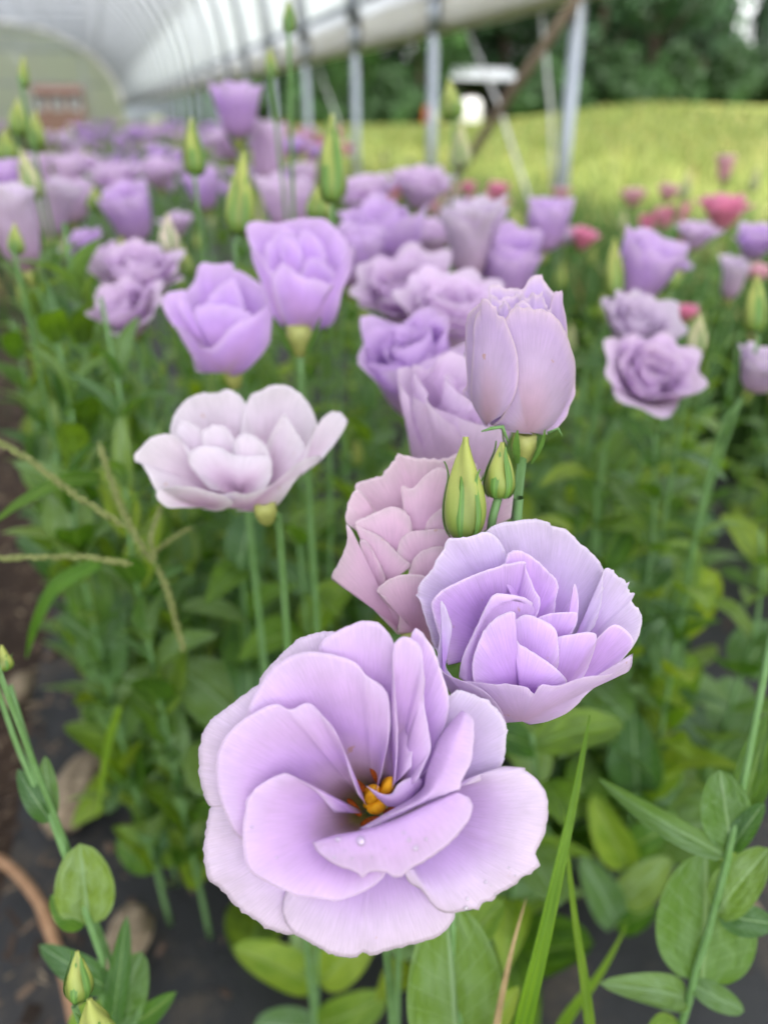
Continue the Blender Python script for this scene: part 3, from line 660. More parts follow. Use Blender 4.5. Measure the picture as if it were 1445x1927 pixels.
TYPES = {  # layers: count, length, half width, wall angles from upright, base radius, ruffle
 'cup': [(6, .046, .028, (84, 12, -4), .002, .0034), (5, .043, .021, (68, 2, 2), .0016, .002), (5, .037, .015, (50, -3, -12), .0012, .0018)],
 'tulip': [(5, .05, .022, (62, 2, 22), .002, .003), (5, .046, .019, (55, 0, 10), .0016, .002), (4, .04, .013, (35, -3, -5), .001, .0015)],
 'bowl': [(6, .046, .029, (82, 24, 58), .002, .0034), (6, .044, .026, (76, 12, 22), .0016, .003), (5, .041, .021, (62, 4, 10), .0013, .0022), (4, .03, .012, (45, -5, -15), .001, .0015)],
 'open': [(6, .046, .027, (85, 52, 92), .002, .004), (6, .042, .023, (80, 34, 62), .0016, .0036), (5, .036, .018, (70, 14, 22), .0013, .0025), (4, .028, .012, (50, -4, -10), .001, .0015)],
}
PETCACHE = {}
def petal_meshes(ty, pal):
    if (ty, pal) not in PETCACHE:
        PETCACHE[(ty, pal)] = []
        for li, (n_, L_, Wd, th, rb, rf) in enumerate(TYPES[ty]):
            PETCACHE[(ty, pal)].append([mk('petal', *(lambda g: (g[0], g[1], M_PET, g[2], g[3]))(gen_petal(L_ * (1 + .06 * (v - 1)), Wd, (th[0], th[1] + 5 * (v - 1), th[2] + 12 * (v - 1)), rb, rf, li * 7 + v * 3 + len(pal), pal))) for v in range(3)])
    return PETCACHE[(ty, pal)]
def bloom(parent, at, axis, size, ty, pal, rg, name='flower'):
    """at = base of the flower (world); size = scale (1 = 4.5 cm petals)"""
    fl = sub(name, parent, at); fl.matrix_local = Matrix.Translation(Vector(at) - ORG[parent.name]) @ frame(axis, rg.uniform(0, 6.28)).to_4x4() @ Matrix.Scale(size, 4)
    for li, ms in enumerate(petal_meshes(ty, pal)):
        n_ = TYPES[ty][li][0]
        for k in range(n_):
            put('petal', rg.choice(ms), fl, mat=Matrix.Rotation(2 * math.pi * (k + .5 * (li % 2)) / n_ + rg.uniform(-.15, .15), 4, 'Z') @ Matrix.Rotation(rg.uniform(-.08, .08), 4, 'Y') @ Matrix.Scale(rg.uniform(.92, 1.06), 4))
    return fl
SPAN = {'cup': .038, 'tulip': .037, 'bowl': .056, 'open': .07}; TALL = {'cup': .046, 'tulip': .049, 'bowl': .036, 'open': .028}
def ground_z(P): return .03
CATF = 'flower'
def flower_plant(px, py, d, wpx, ty, pal, label, tilt=(0, 0), leaves=True, group=None, seed=0, zl=(.1, .42), lean=None):
    """a stem standing on the ground that carries one bloom centred on a picture point at distance d"""
    rg = random.Random(seed * 77 + 5); size = wpx * d / F / SPAN[ty]; axis = Vector((tilt[0], tilt[1], 1)).normalized()
    c = W(px, py, d); at = c - axis * TALL[ty] * size * .5
    ln = lean or (rg.uniform(-.03, .03), rg.uniform(0, .06)); g = Vector((at.x + ln[0], at.y + ln[1], .03))
    t = thing('lisianthus_plant', g, label, CATF, group)
    pts = [g, g * .6 + at * .4 + Vector((rg.uniform(-.01, .01), .01, 0)), at - axis * .06 * size - Vector((0, 0, .02)), at]
    stem(t, pts, .0021, .0014); bloom(t, at, axis, size, ty, pal, rg); calyx(t, at - axis * .004 * size, axis, .013 * size)
    if leaves: pairs(t, pts, zl[0], max(zl[1], at.z - .09), .042, .075, .035, rg)
    return t
def bud_plant(bx, by, tx, ty_, d, wpx, kind, label, group=None, seed=0, d1=None, leaves=False, extra=(), sepm=None):
    rg = random.Random(seed * 31 + 7); B, Tp = W(bx, by, d), W(tx, ty_, d1 or d); g = Vector((B.x + rg.uniform(-.02, .02), B.y + rg.uniform(.01, .06), .03))
    t = thing('lisianthus_plant', g, label, 'flower bud', group)
    pts = [g, g * .5 + B * .5 + Vector((rg.uniform(-.008, .008), .006, 0)), B - (Tp - B) * .5, B]
    stem(t, pts, .002, .0011); add_bud(t, B, Tp, wpx * d / F, kind, True, rg.uniform(0, 1), sepm)
    if leaves: pairs(t, pts, .08, B.z - .12, .055, .06, .03, rg)
    return t
# ------------------------------------------------------------------ the big open bloom at the front
TA = (350, 1150, .4983); RA = .203
foot = Vector((W(745, 1500, RA + .03).x + .01, W(745, 1500, RA + .03).y + .07, .03))
pA = thing('lisianthus_plant', foot, 'large fully open lavender bloom in the foreground, orange stamens showing in its throat', 'flower')
fA = sub('flower', pA); cA = (705, 735)
def A(rim, db, dr, base=cA, **kw): return fan(fA, TA, base, rim, RA, db, dr, **kw)
A([(235, 600), (110, 735), (62, 675), (50, 560), (62, 470), (100, 408), (180, 345), (275, 278), (340, 260)], 2.15, 1.1, pal='Aout', seed=1, rec=.35, k=1.7)
A([(260, 320), (290, 240), (345, 178), (420, 112), (485, 84), (560, 78), (640, 120), (700, 200)], 2.1, 1.2, pal='Aout', seed=2, rec=.3, k=1.7)
A([(150, 640), (100, 720), (80, 800), (68, 905), (76, 980), (92, 1022), (130, 1045), (180, 1105), (250, 1160), (325, 1205), (405, 1220), (470, 1190), (500, 1100)], 2.15, 1.15, pal='Aout', seed=3, rec=.3, ser=2.0, k=1.7)
A([(420, 1000), (372, 1075), (368, 1150), (400, 1210), (480, 1258), (575, 1303), (640, 1308), (665, 1290), (715, 1297), (800, 1272), (930, 1238), (990, 1195), (1015, 1140), (990, 1060), (900, 1000)], 2.1, .85, pal='Aout', seed=4, rec=.25, ser=1.7, k=1.7)
A([(1040, 760), (1090, 712), (1150, 665), (1190, 590), (1207, 500), (1203, 415), (1150, 350), (1040, 300), (980, 330)], 2.05, 1.0, pal='Bpale', seed=6, k=1.7, base=(780, 700))
A([(820, 960), (830, 1005), (852, 1034), (880, 1045), (905, 1075), (935, 1112), (980, 1140), (1050, 1133), (1150, 1085), (1240, 1030), (1298, 982), (1328, 945), (1318, 915), (1342, 860), (1366, 760), (1352, 680), (1310, 622), (1250, 592), (1185, 590), (1120, 640)], 1.95, .35, pal='Aout', seed=5, rec=.3, ser=2.0, k=1.5, base=(760, 735), hol=.1)
A([(820, 480), (850, 90), (920, 120), (965, 230), (992, 330), (985, 410), (960, 480), (930, 570), (880, 640)], 2.0, .75, pal='B', seed=7, k=1.8, base=(760, 700))
A([(520, 260), (500, 140), (560, 82), (640, 45), (715, 38), (755, 72), (785, 120), (808, 205), (840, 290), (852, 380), (858, 480), (850, 590)], 1.95, .55, pal='A', seed=8, k=2.0, cup=.1, hol=.1, tuck=.4)
A([(790, 640), (800, 480), (790, 300), (780, 160), (800, 105), (850, 103), (888, 140), (895, 215), (903, 265), (897, 330), (912, 430), (924, 520), (902, 575), (872, 645)], 1.75, .0, pal='A', seed=9, k=1.8, cup=-.35, base=(770, 690), wav=.1)
A([(330, 520), (232, 420), (245, 350), (280, 280), (330, 212), (400, 167), (462, 154), (560, 165), (640, 195), (680, 242), (735, 278), (765, 330), (772, 420), (760, 510), (735, 620)], 1.85, .25, pal='A', seed=10, k=2.1, cup=.1, hol=.1, tuck=.9)
A([(330, 860), (218, 868), (150, 765), (116, 640), (128, 520), (180, 440), (260, 382), (340, 351), (395, 372), (460, 345), (512, 390), (562, 450), (600, 540), (622, 620), (650, 690)], 1.8, -.1, pal='A', seed=11, k=2.1, cup=.1, hol=.1, tuck=.9, base=(690, 745))
A([(560, 760), (500, 690), (440, 645), (372, 614), (290, 650), (240, 700), (218, 790), (215, 890), (240, 978), (300, 1020), (370, 1056), (460, 1080), (580, 1091), (685, 1052), (735, 1015), (752, 985), (740, 930)], 1.75, -.45, pal='A', seed=12, k=2.2, cup=.1, hol=.1, tuck=.9, base=(685, 765), ser=1.2)
patch(fA, TA, [[(800, 760, .9), (880, 680, .9), (960, 560, .8), (1000, 460, .8)], [(662, 818, .1), (760, 760, .1), (885, 690, .15), (910, 600, .3), (955, 480, .45), (1035, 380, .5)], [(664, 822, -.15), (780, 765, -.45), (900, 700, -.5), (965, 610, -.35), (1010, 500, -.1), (1058, 385, .2)], [(668, 826, -.1), (705, 820, -.25), (805, 772, -.42), (905, 722, -.45), (1002, 682, -.4), (1036, 670, -.35), (1040, 640, -.3), (1078, 560, -.1), (1088, 430, .15), (1068, 388, .4)]], RA, 'A', ns=30, seed=13, s0=.45, ser=1.3)
patch(fA, TA, [[(600, 900, 1.4), (720, 880, 1.3), (850, 830, 1.0), (960, 760, .8)], [(487, 872, -.35), (560, 846, -.55), (660, 828, -.7), (780, 790, -.7), (900, 735, -.6), (1010, 688, -.3)], [(484, 885, -.5), (580, 900, -.95), (700, 895, -1.1), (830, 850, -1.1), (950, 780, -.9), (1060, 700, -.3)], [(486, 893, -.45), (510, 920, -.65), (562, 956, -.85), (640, 985, -.95), (668, 1004, -.9), (690, 988, -.95), (745, 985, -1.0), (785, 1003, -.95), (815, 1003, -.95), (835, 980, -1), (905, 943, -.9), (992, 878, -.75), (1060, 800, -.5), (1082, 740, -.3), (1065, 700, -.2)]], RA, 'A', ns=34, nt_=72, seed=14, s0=.4, ser=1.0)
patch(fA, TA, [[(830, 720, 1.6), (850, 700, 1.5), (870, 680, 1.4)], [(770, 738, .7), (835, 738, .7), (862, 700, .7), (893, 662, .7)], [(730, 712, .6), (780, 715, .35), (840, 680, .3), (890, 640, .5)], [(680, 658, .55), (735, 688, .5), (775, 690, .4), (800, 655, .35), (835, 633, .4), (880, 622, .6)]], RA, 'B', ns=18, nt_=30, seed=15, s0=.6, ser=.5, wav=.02)
def TP_(x, y, d): return W(TA[0] + x * TA[2], TA[1] + y * TA[2], RA + d * .01)
V, Fc = tube_data([TP_(700, 790, 2.6), TP_(705, 760, 1.9), TP_(712, 725, 1.2)], [.0026, .0022, .0012], 10); pi_ = wput('pistil', V, Fc, M_STEM, fA)
def blob(name, P, ax, L_, w_, mat, parent, groove=.0, seed=0):
    M = frame(ax); V = []
    for i in range(15):
        th = math.pi * i / 14
        for k in range(16):
            a = 6.2832 * k / 16; r = math.sin(th) * w_ * (1 - groove * abs(math.cos(a)) ** 6) * (1 + .12 * n1(a + th * 2, seed)); V.append(P + M @ Vector((math.cos(a) * r, math.sin(a) * r * .8, -math.cos(th) * L_)))
    return wput(name, V, grid_faces(15, 16, True), mat, parent)
for i, (x, y, ax, L_, w_) in enumerate([(760, 662, (.35, 0, .9), .0031, .0019), (702, 692, (.35, 0, .8), .0030, .0022), (720, 735, (-.5, .1, -.5), .0029, .0023), (690, 725, (.2, -.3, .5), .0022, .0016)]):
    blob('stigma', TP_(x, y, .95 + .1 * i), ax, L_ * 1.15, w_ * 1.2, M_YEL, fA, .35, i)
for i, (x, y, bx, by, ax) in enumerate([(712, 612, 712, 690, (-.35, .4, .8)), (784, 600, 765, 680, (-.3, .3, .9)), (655, 660, 690, 705, (-.7, .2, .6)), (636, 742, 685, 742, (-.3, .2, .3)), (695, 795, 700, 765, (.8, .1, .35)), (780, 752, 730, 752, (.8, .1, .4)), (760, 620, 745, 680, (.4, .4, .6))]):
    if i == 6: continue
    V, Fc = tube_data([TP_(bx, by, 2.0), TP_((bx + x) / 2, (by + y) / 2, 1.6), TP_(x, y, 1.25)], .00055, 6); s_ = wput('stamen', V, Fc, M_BUD if False else M_SEED, fA)
    blob('anther', TP_(x, y, 1.2), ax, .0031, .0014, M_ANTH, s_ if False else fA, .5, i)
jA = TP_(705, 740, 3.6)
calyx(pA, TP_(705, 740, 2.7), TP_(705, 740, 0) - TP_(705, 740, 3), .014, n=0)
stem(pA, [foot, foot * .45 + jA * .55 + Vector((0, .04, 0)), jA + Vector((0, .012, -.03)), TP_(705, 740, 2.9)], .0023, .0017)
# ------------------------------------------------------------------ violet cup to its upper right
TB = (600, 820, .4498); RB = .238
g = W(1000, 1300, RB + .05); foot = Vector((g.x + .012, g.y + .06, .03))
pB = thing('lisianthus_plant', foot, 'deep violet half-open bloom with folded inner petals, right above the big open bloom', 'flower')
fB = sub('flower', pB)
def B(rim, base, db, dr, **kw): kw.setdefault('pal', 'B'); return fan(fB, TB, base, rim, RB, db, dr, **kw)
B([(700, 560), (672, 470), (692, 408), (740, 372), (820, 355), (910, 350), (965, 366), (975, 378), (1030, 392), (1080, 436), (1092, 452), (1132, 482), (1180, 540), (1198, 600), (1196, 690), (1170, 750), (1125, 820)], (930, 860), 1.6, 2.1, pal='Bpale', seed=21, hol=.5, ser=1.2)
B([(1150, 800), (1180, 700), (1192, 562), (1240, 578), (1278, 612), (1292, 655), (1320, 660), (1306, 692), (1340, 732), (1350, 782), (1332, 850), (1300, 900)], (1020, 960), 1.3, 1.5, pal='Bpale', seed=22, hol=.3, ser=1.5)
B([(520, 960), (490, 900), (455, 800), (428, 710), (414, 650), (430, 608), (470, 565), (492, 515), (520, 478), (540, 432), (620, 425), (700, 402), (748, 432), (780, 490), (782, 560), (740, 620)], (800, 800), 1.3, 1.3, pal='Bpale', seed=23, hol=.4, ser=1.5)
B([(1040, 830), (1040, 730), (1060, 650), (1070, 614), (1084, 680), (1082, 745), (1060, 830)], (1000, 960), 1.1, 1.4, seed=24, ns=16, nt_=30, ser=.4)
B([(770, 600), (785, 505), (830, 480), (885, 502), (950, 560), (998, 614), (988, 700), (982, 790)], (880, 820), 1.0, 1.05, seed=25, hol=.3)
B([(540, 960), (475, 740), (475, 690), (505, 655), (560, 622), (700, 562), (850, 525), (866, 560), (900, 640), (925, 700), (905, 770)], (780, 900), 1.3, .7, seed=26, hol=.65, ser=.6)
B([(1100, 1030), (1130, 900), (1180, 830), (1240, 790), (1300, 830), (1310, 880), (1250, 955), (1190, 1010), (1120, 1040)], (1040, 1080), .7, .75, seed=27, hol=.2, ser=.3)
B([(870, 830), (905, 770), (960, 745), (1030, 738), (1078, 742), (1075, 790), (1048, 840), (1020, 900)], (950, 930), .8, .6, seed=28, ser=.3)
B([(930, 1000), (935, 880), (1000, 842), (1060, 830), (1130, 821), (1160, 838), (1146, 910), (1105, 1010), (1060, 1060)], (980, 1110), .5, .2, seed=29, hol=-.2, ser=.3, tuck=.3)
B([(800, 960), (782, 840), (815, 780), (862, 748), (925, 766), (985, 805), (1000, 870), (1000, 960), (960, 1040)], (880, 1080), .5, .05, seed=30, hol=-.2, ser=.7, lift=-.12)
B([(700, 1080), (648, 1030), (645, 930), (688, 820), (740, 762), (795, 736), (822, 746), (812, 800), (835, 868), (872, 890), (962, 950), (1018, 1000), (1035, 1040), (980, 1090)], (840, 1120), .4, -.35, seed=31, hol=-.3, ser=.6, ns=30, lift=-.55)
patch(fB, TB, [[(620, 1080, .8), (640, 1080, .8), (720, 1040, .8), (850, 880, .9)], [(650, 1035, -.2), (655, 940, .0), (690, 830, .15), (750, 750, .25), (830, 710, .4), (900, 745, .7)], [(620, 1035, -.5), (632, 930, -.4), (672, 810, -.2), (725, 720, .0), (800, 690, .2), (892, 710, .6)], [(585, 1010, -.3), (600, 925, -.35), (648, 820, -.2), (690, 730, 0), (732, 664, .1), (800, 664, .2), (862, 680, .4), (895, 700, .6)]], RB, 'B', ns=24, seed=32, s0=.45, ser=.8)
B([(560, 1010), (518, 975), (496, 930), (505, 850), (512, 760), (508, 692), (528, 712), (545, 760), (556, 800), (545, 880), (530, 960), (560, 1010)], (520, 1000), -.6, -.2, pal='Bpale', seed=33, ns=16, ser=.4)
kb = TB[2]; fB12 = ball(TB[0] + 880 * kb, TB[1] + 860 * kb, 470 * kb, 375 * kb, RB, .021)
fan(fB, TB, (850, 1195), [(770, 1203), (690, 1165), (610, 1118), (560, 1070), (505, 985), (560, 1010), (640, 1034), (780, 1042), (860, 1050), (892, 1084), (912, 1062), (930, 1040), (1000, 1046), (1110, 1010), (1200, 1000), (1262, 985), (1298, 965), (1310, 905), (1312, 940), (1290, 990), (1240, 1000), (1180, 1032), (1120, 1080), (1050, 1150), (970, 1190), (880, 1209)], RB, 0.3, 0.3, pal='Bout', seed=34, field=fB12, ser=1.3, nt_=96, ns=30, wav=.03)
fan(fB, TB, (735, 1225), [(690, 1225), (655, 1195), (590, 1140), (540, 1060), (505, 1000), (470, 950), (480, 940), (508, 980), (560, 1010), (640, 1040), (700, 1075), (750, 1130), (782, 1200), (775, 1246), (725, 1250)], RB, 0.05, 0.05, pal='Bout', seed=35, field=fB12, ser=.6, wav=.03)
jB = W(960, 1240, RB + .006)
calyx(pB, jB + Vector((0, .003, -.004)), (.1, -.3, .9), .013, n=0)
stem(pB, [foot, foot * .45 + jB * .55 + Vector((0, .03, 0)), jB + Vector((0, .01, -.03)), jB], .0023, .0017)
# ------------------------------------------------------------------ pinkish bloom behind them
RC = .272
g = W(760, 1180, RC + .02); foot = Vector((g.x, g.y + .07, .03))
pC = thing('lisianthus_plant', foot, 'dusty pink ruffled bloom tucked behind the violet bloom and the pointed green bud', 'flower')
fC = sub('flower', pC)
def Cc(rim, base, db, dr, **kw): kw.setdefault('pal', 'C'); return fan(fC, TB, base, rim, RC, db, dr, **kw)
Cc([(240, 420), (165, 260), (152, 206), (200, 182), (262, 165), (290, 135), (322, 98), (332, 70), (368, 86), (430, 96), (520, 96), (585, 75), (650, 120), (700, 240), (690, 350)], (480, 560), 1.6, 1.9, seed=41, hol=.4, ser=2.0)
Cc([(600, 380), (640, 250), (700, 235), (760, 245), (805, 236), (816, 262), (806, 300), (812, 335), (770, 360), (730, 372), (660, 420)], (520, 480), 1.5, 1.5, seed=42, ser=1.4)
Cc([(330, 560), (200, 400), (118, 370), (118, 300), (135, 250), (158, 228), (185, 242), (225, 295), (245, 345), (330, 400)], (400, 560), 1.2, 1.1, seed=43, hol=.2)
Cc([(352, 400), (352, 300), (346, 212), (392, 220), (442, 168), (500, 133), (545, 160), (560, 240), (530, 310), (480, 360), (440, 400)], (430, 520), 1.1, .95, seed=44, hol=-.2, ser=.5)
Cc([(440, 410), (458, 352), (520, 300), (600, 280), (640, 340), (600, 400)], (500, 540), 1.0, .75, seed=45, hol=-.15, ser=.4)
Cc([(240, 500), (152, 375), (190, 345), (240, 320), (302, 296), (352, 312), (382, 352), (388, 404), (360, 440), (330, 480)], (310, 580), .9, .6, seed=46, hol=-.2, ser=.6)
Cc([(325, 500), (340, 440), (378, 404), (430, 396), (520, 392), (600, 420), (600, 520)], (440, 590), .8, .4, seed=47, hol=-.1, ser=.4)
Cc([(360, 620), (380, 560), (400, 510), (440, 480), (500, 462), (560, 480), (620, 560), (600, 660)], (470, 700), .6, .25, seed=48, hol=-.2, ser=1.2)
Cc([(200, 470), (152, 378), (200, 395), (262, 425), (315, 475), (352, 512), (384, 545), (330, 590), (280, 640)], (255, 640), .4, .3, seed=49, hol=-.2, ser=.3)
Cc([(240, 640), (215, 560), (176, 470), (172, 435), (200, 440), (232, 492), (266, 560), (279, 608), (262, 640)], (255, 650), -.3, .0, seed=50, ser=.4, ns=16, nt_=40)
kc = ball(TB[0] + 420 * kb, TB[1] + 560 * kb, 400 * kb, 330 * kb, RC, .016)
fan(fC, TB, (330, 800), [(330, 832), (270, 770), (200, 700), (130, 650), (72, 612), (52, 590), (88, 520), (118, 440), (116, 372), (150, 420), (165, 500), (240, 645), (300, 690), (335, 740), (360, 800)], RC, .9, .9, pal='C', seed=51, field=kc, ser=.8, wav=.03)
fan(fC, TB, (400, 820), [(330, 832), (335, 740), (310, 690), (242, 652), (278, 612), (330, 585), (400, 580), (455, 592), (520, 620), (540, 760), (500, 880), (430, 860), (370, 842)], RC, .6, .6, pal='C', seed=52, field=kc, ser=.9, wav=.03)
jC = W(780, 1205, RC - .001)
calyx(pC, jC + Vector((0, .004, 0)), (-.3, -.3, .9), .013, n=0)
stem(pC, [foot, foot * .4 + jC * .6 + Vector((0, .03, 0)), jC + Vector((0.004, .012, -.02)), jC], .0023, .0018)
# ------------------------------------------------------------------ closed pink lilac bloom standing above, with its two buds
TD = (723, 450, .4997); RD = .272; kd = TD[2]
g = W(985, 900, RD); foot = Vector((g.x + .01, g.y + .055, .03))
pD = thing('lisianthus_plant', foot, 'tall closed lilac bloom with chewed petal tips, two green buds beside its stem', 'flower')
fD = sub('flower', pD)
Rm = 210 * kd * RD / F
def side(sgn, xc=508, rx=212, yc=430, ry=330, rz=Rm): 
    f = ball(TD[0] + xc * kd, TD[1] + yc * kd, rx * kd, ry * kd, RD, rz)
    return (lambda x, y: sgn * f(x, y))
def Dp(rim, base, fld, off, **kw): kw.setdefault('pal', 'D'); return fan(fD, TD, base, rim, RD, off, off, field=fld, **kw)
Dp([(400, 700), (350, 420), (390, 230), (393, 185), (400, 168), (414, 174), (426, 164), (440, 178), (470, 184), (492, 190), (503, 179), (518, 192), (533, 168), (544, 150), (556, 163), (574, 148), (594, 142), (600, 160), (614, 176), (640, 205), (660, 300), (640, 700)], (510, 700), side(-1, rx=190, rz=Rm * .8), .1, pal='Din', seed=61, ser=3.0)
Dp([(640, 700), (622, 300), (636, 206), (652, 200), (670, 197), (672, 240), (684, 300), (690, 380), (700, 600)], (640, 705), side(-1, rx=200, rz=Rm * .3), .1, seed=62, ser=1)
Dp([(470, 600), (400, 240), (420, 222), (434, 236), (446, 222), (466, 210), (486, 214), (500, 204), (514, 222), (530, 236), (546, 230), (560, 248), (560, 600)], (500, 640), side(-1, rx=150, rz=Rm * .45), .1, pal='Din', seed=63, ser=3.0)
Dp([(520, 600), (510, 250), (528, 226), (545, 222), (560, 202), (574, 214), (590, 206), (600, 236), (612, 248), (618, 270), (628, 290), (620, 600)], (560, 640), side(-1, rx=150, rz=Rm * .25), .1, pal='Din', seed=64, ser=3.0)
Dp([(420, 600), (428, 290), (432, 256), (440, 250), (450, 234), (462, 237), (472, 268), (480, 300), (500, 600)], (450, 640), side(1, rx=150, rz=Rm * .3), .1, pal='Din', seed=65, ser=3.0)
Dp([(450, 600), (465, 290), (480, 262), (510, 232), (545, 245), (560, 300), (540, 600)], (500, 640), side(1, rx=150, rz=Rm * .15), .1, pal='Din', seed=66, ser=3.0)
Dp([(340, 640), (325, 600), (299, 585), (298, 565), (312, 545), (308, 470), (305, 400), (308, 320), (318, 280), (360, 240), (385, 225), (400, 300), (400, 600)], (375, 660), side(1, rx=214, rz=Rm * .86), .16, seed=67, ser=.7)
Dp([(560, 735), (470, 725), (410, 702), (440, 670), (480, 560), (470, 400), (440, 310), (458, 296), (470, 276), (482, 264), (500, 248), (520, 260), (545, 255), (562, 268), (590, 262), (606, 278), (622, 276), (660, 310), (690, 370), (703, 410), (716, 455), (720, 480), (717, 560), (716, 590), (700, 625), (688, 665), (660, 700), (640, 722), (600, 738)], (540, 725), side(1, rx=216, rz=Rm * .95), .05, seed=68, nt_=96, ns=34, ser=1.0, wav=.02)
Dp([(392, 702), (376, 705), (358, 670), (332, 620), (325, 560), (330, 470), (335, 400), (336, 330), (345, 290), (362, 260), (364, 228), (385, 225), (398, 236), (410, 252), (420, 250), (428, 288), (446, 292), (462, 322), (485, 380), (500, 440), (504, 500), (498, 560), (478, 615), (440, 665)], (388, 695), side(1, rx=216, rz=Rm * .98), -.06, seed=69, nt_=90, ns=34, ser=.5, wav=.02)
jD = W(985, 838, RD); ax = Vector((.02, -.05, 1))
calyx(pD, jD - Vector((0, 0, .0005)), ax, .0125, out=.1)
V, Fc = tube_data([W(905, 812, RD - .012), W(925, 806, RD - .012), W(945, 803, RD - .012), W(955, 830, RD - .01)], [.0002, .0007, .0008, .0004], 6); wput('sepal', V, Fc, M_STEM, pD)
V, Fc = tube_data([W(1030, 815, RD - .006), W(1050, 806, RD - .008), W(1058, 822, RD - .008)], [.0006, .0005, .0001], 6); wput('sepal', V, Fc, M_STEM, pD)
stem(pD, [foot, W(958, 1150, RD + .02), W(966, 1010, RD), W(978, 920, RD), jD], .0024, .0017)
# the two buds
b1 = W(872, 1012, .263); b2 = W(937, 937, .266)
add_bud(pD, b1, W(876, 822, .261), 72 * .263 / F, 1, True, .35, SEP)
add_bud(pD, b2, W(945, 832, .264), 52 * .266 / F, 0, True, .2, SEP3)
stem(pD, [W(950, 1150, .288), W(905, 1100, .274), W(878, 1060, .266), b1], .0014, .0013, name='branch')
stem(pD, [W(955, 1120, .285), W(925, 1040, .272), W(925, 985, .267), b2], .0016, .0015, name='branch')
# ------------------------------------------------------------------ pale wide bloom, left, a little out of focus
TE = (200, 380, .346); RE = .335
g = W(490, 965, RE); foot = Vector((g.x, g.y + .06, .03))
pE = thing('lisianthus_plant', foot, 'wide creamy lilac bloom opening flat, alone left of the pink one', 'flower')
fE = sub('flower', pE)
def E(rim, base, db, dr, **kw): kw.setdefault('pal', 'E'); kw.setdefault('nt_', 48); kw.setdefault('ns', 22); return fan(fE, TE, base, rim, RE, db, dr, **kw)
E([(380, 1420), (350, 1260), (365, 1170), (420, 1090), (500, 1045), (600, 1040), (650, 1018), (710, 1040), (760, 1100), (800, 1250)], (700, 1560), 2.2, 2.8, seed=71, hol=.6)
E([(720, 1300), (770, 1080), (830, 1030), (920, 992), (990, 1002), (1060, 1050), (1120, 1130), (1148, 1200), (1160, 1290), (1140, 1400)], (850, 1560), 2.2, 2.6, seed=72, hol=.6)
E([(1080, 1420), (1150, 1220), (1200, 1155), (1240, 1142), (1290, 1165), (1312, 1200), (1260, 1290), (1190, 1380), (1150, 1420)], (960, 1560), 1.6, 1.3, seed=73)
E([(560, 1660), (400, 1640), (300, 1600), (250, 1530), (200, 1430), (152, 1405), (185, 1340), (250, 1280), (330, 1262), (400, 1290), (450, 1400)], (700, 1600), 1.4, .8, seed=74, hol=.6)
E([(450, 1420), (400, 1330), (380, 1250), (420, 1190), (520, 1240), (600, 1330)], (680, 1560), 1.5, 1.6, seed=75)
E([(560, 1400), (520, 1290), (545, 1230), (640, 1220), (700, 1290), (760, 1380)], (700, 1560), 1.4, 1.2, seed=76)
E([(840, 1420), (880, 1300), (960, 1160), (1000, 1200), (1040, 1260), (1080, 1330), (1100, 1400)], (850, 1570), 1.5, 1.5, seed=77, hol=.3)
E([(700, 1480), (690, 1330), (740, 1260), (800, 1270), (870, 1330), (900, 1420)], (760, 1580), 1.2, .8, seed=78, hol=-.3)
E([(560, 1560), (450, 1420), (480, 1340), (600, 1330), (720, 1380), (880, 1385), (900, 1480), (860, 1570)], (720, 1600), .9, .4, seed=79, hol=-.4)
ke = ball(TE[0] + 700 * TE[2], TE[1] + 1380 * TE[2], 480 * TE[2], 310 * TE[2], RE, .024)
fan(fE, TE, (760, 1670), [(640, 1662), (540, 1640), (600, 1600), (700, 1580), (760, 1590), (880, 1550), (960, 1490), (1040, 1420), (1120, 1385), (1170, 1385), (1130, 1430), (1080, 1450), (1020, 1530), (950, 1630), (880, 1675), (800, 1685), (700, 1680)], RE, .6, .6, pal='E', seed=80, field=ke, nt_=60)
fan(fE, TE, (560, 1660), [(450, 1665), (395, 1655), (340, 1664), (290, 1630), (270, 1590), (300, 1560), (380, 1550), (460, 1548), (560, 1575), (650, 1600), (690, 1640), (620, 1680), (520, 1670)], RE, .4, .2, pal='E', seed=81, field=ke, nt_=60)
jE = W(500, 962, RE)
calyx(pE, jE, (0, -.2, .9), .014, n=0)
stem(pE, [foot, foot * .5 + jE * .5, jE + Vector((.004, .01, -.02)), jE], .0024, .0018)
# ------------------------------------------------------------------ the two violet cups above it
RF = .425
g = W(430, 705, RF); foot = Vector((g.x, g.y + .05, .03))
pF = thing('lisianthus_plant', foot, 'violet cup opening to the left with a brown nick on its front petal', 'flower'); fF = sub('flower', pF)
def Ff(rim, base, db, dr, **kw): kw.setdefault('pal', 'violet'); kw.setdefault('nt_', 40); kw.setdefault('ns', 20); return fan(fF, TE, base, rim, RF, db, dr, **kw)
Ff([(440, 620), (430, 500), (480, 430), (512, 335), (600, 340), (680, 332), (700, 380), (730, 480)], (600, 800), 2.3, 2.8, seed=91, hol=.4)
Ff([(640, 620), (680, 420), (720, 370), (800, 420), (870, 470), (905, 560), (900, 640)], (680, 800), 2.2, 2.3, seed=92, hol=.4)
Ff([(480, 800), (380, 690), (330, 620), (305, 560), (320, 500), (400, 480), (440, 500), (440, 620)], (560, 860), 1.2, 1.0, seed=93)
Ff([(520, 640), (560, 520), (620, 450), (690, 420), (740, 520), (760, 620)], (620, 800), 1.6, 1.6, seed=94)
Ff([(540, 780), (440, 660), (390, 560), (420, 520), (470, 600), (560, 720), (620, 760)], (580, 850), 1.0, .6, seed=95)
Ff([(560, 780), (500, 660), (485, 580), (560, 560), (660, 560), (740, 590), (800, 620), (760, 700), (700, 760)], (600, 840), .9, .6, seed=96, hol=-.3)
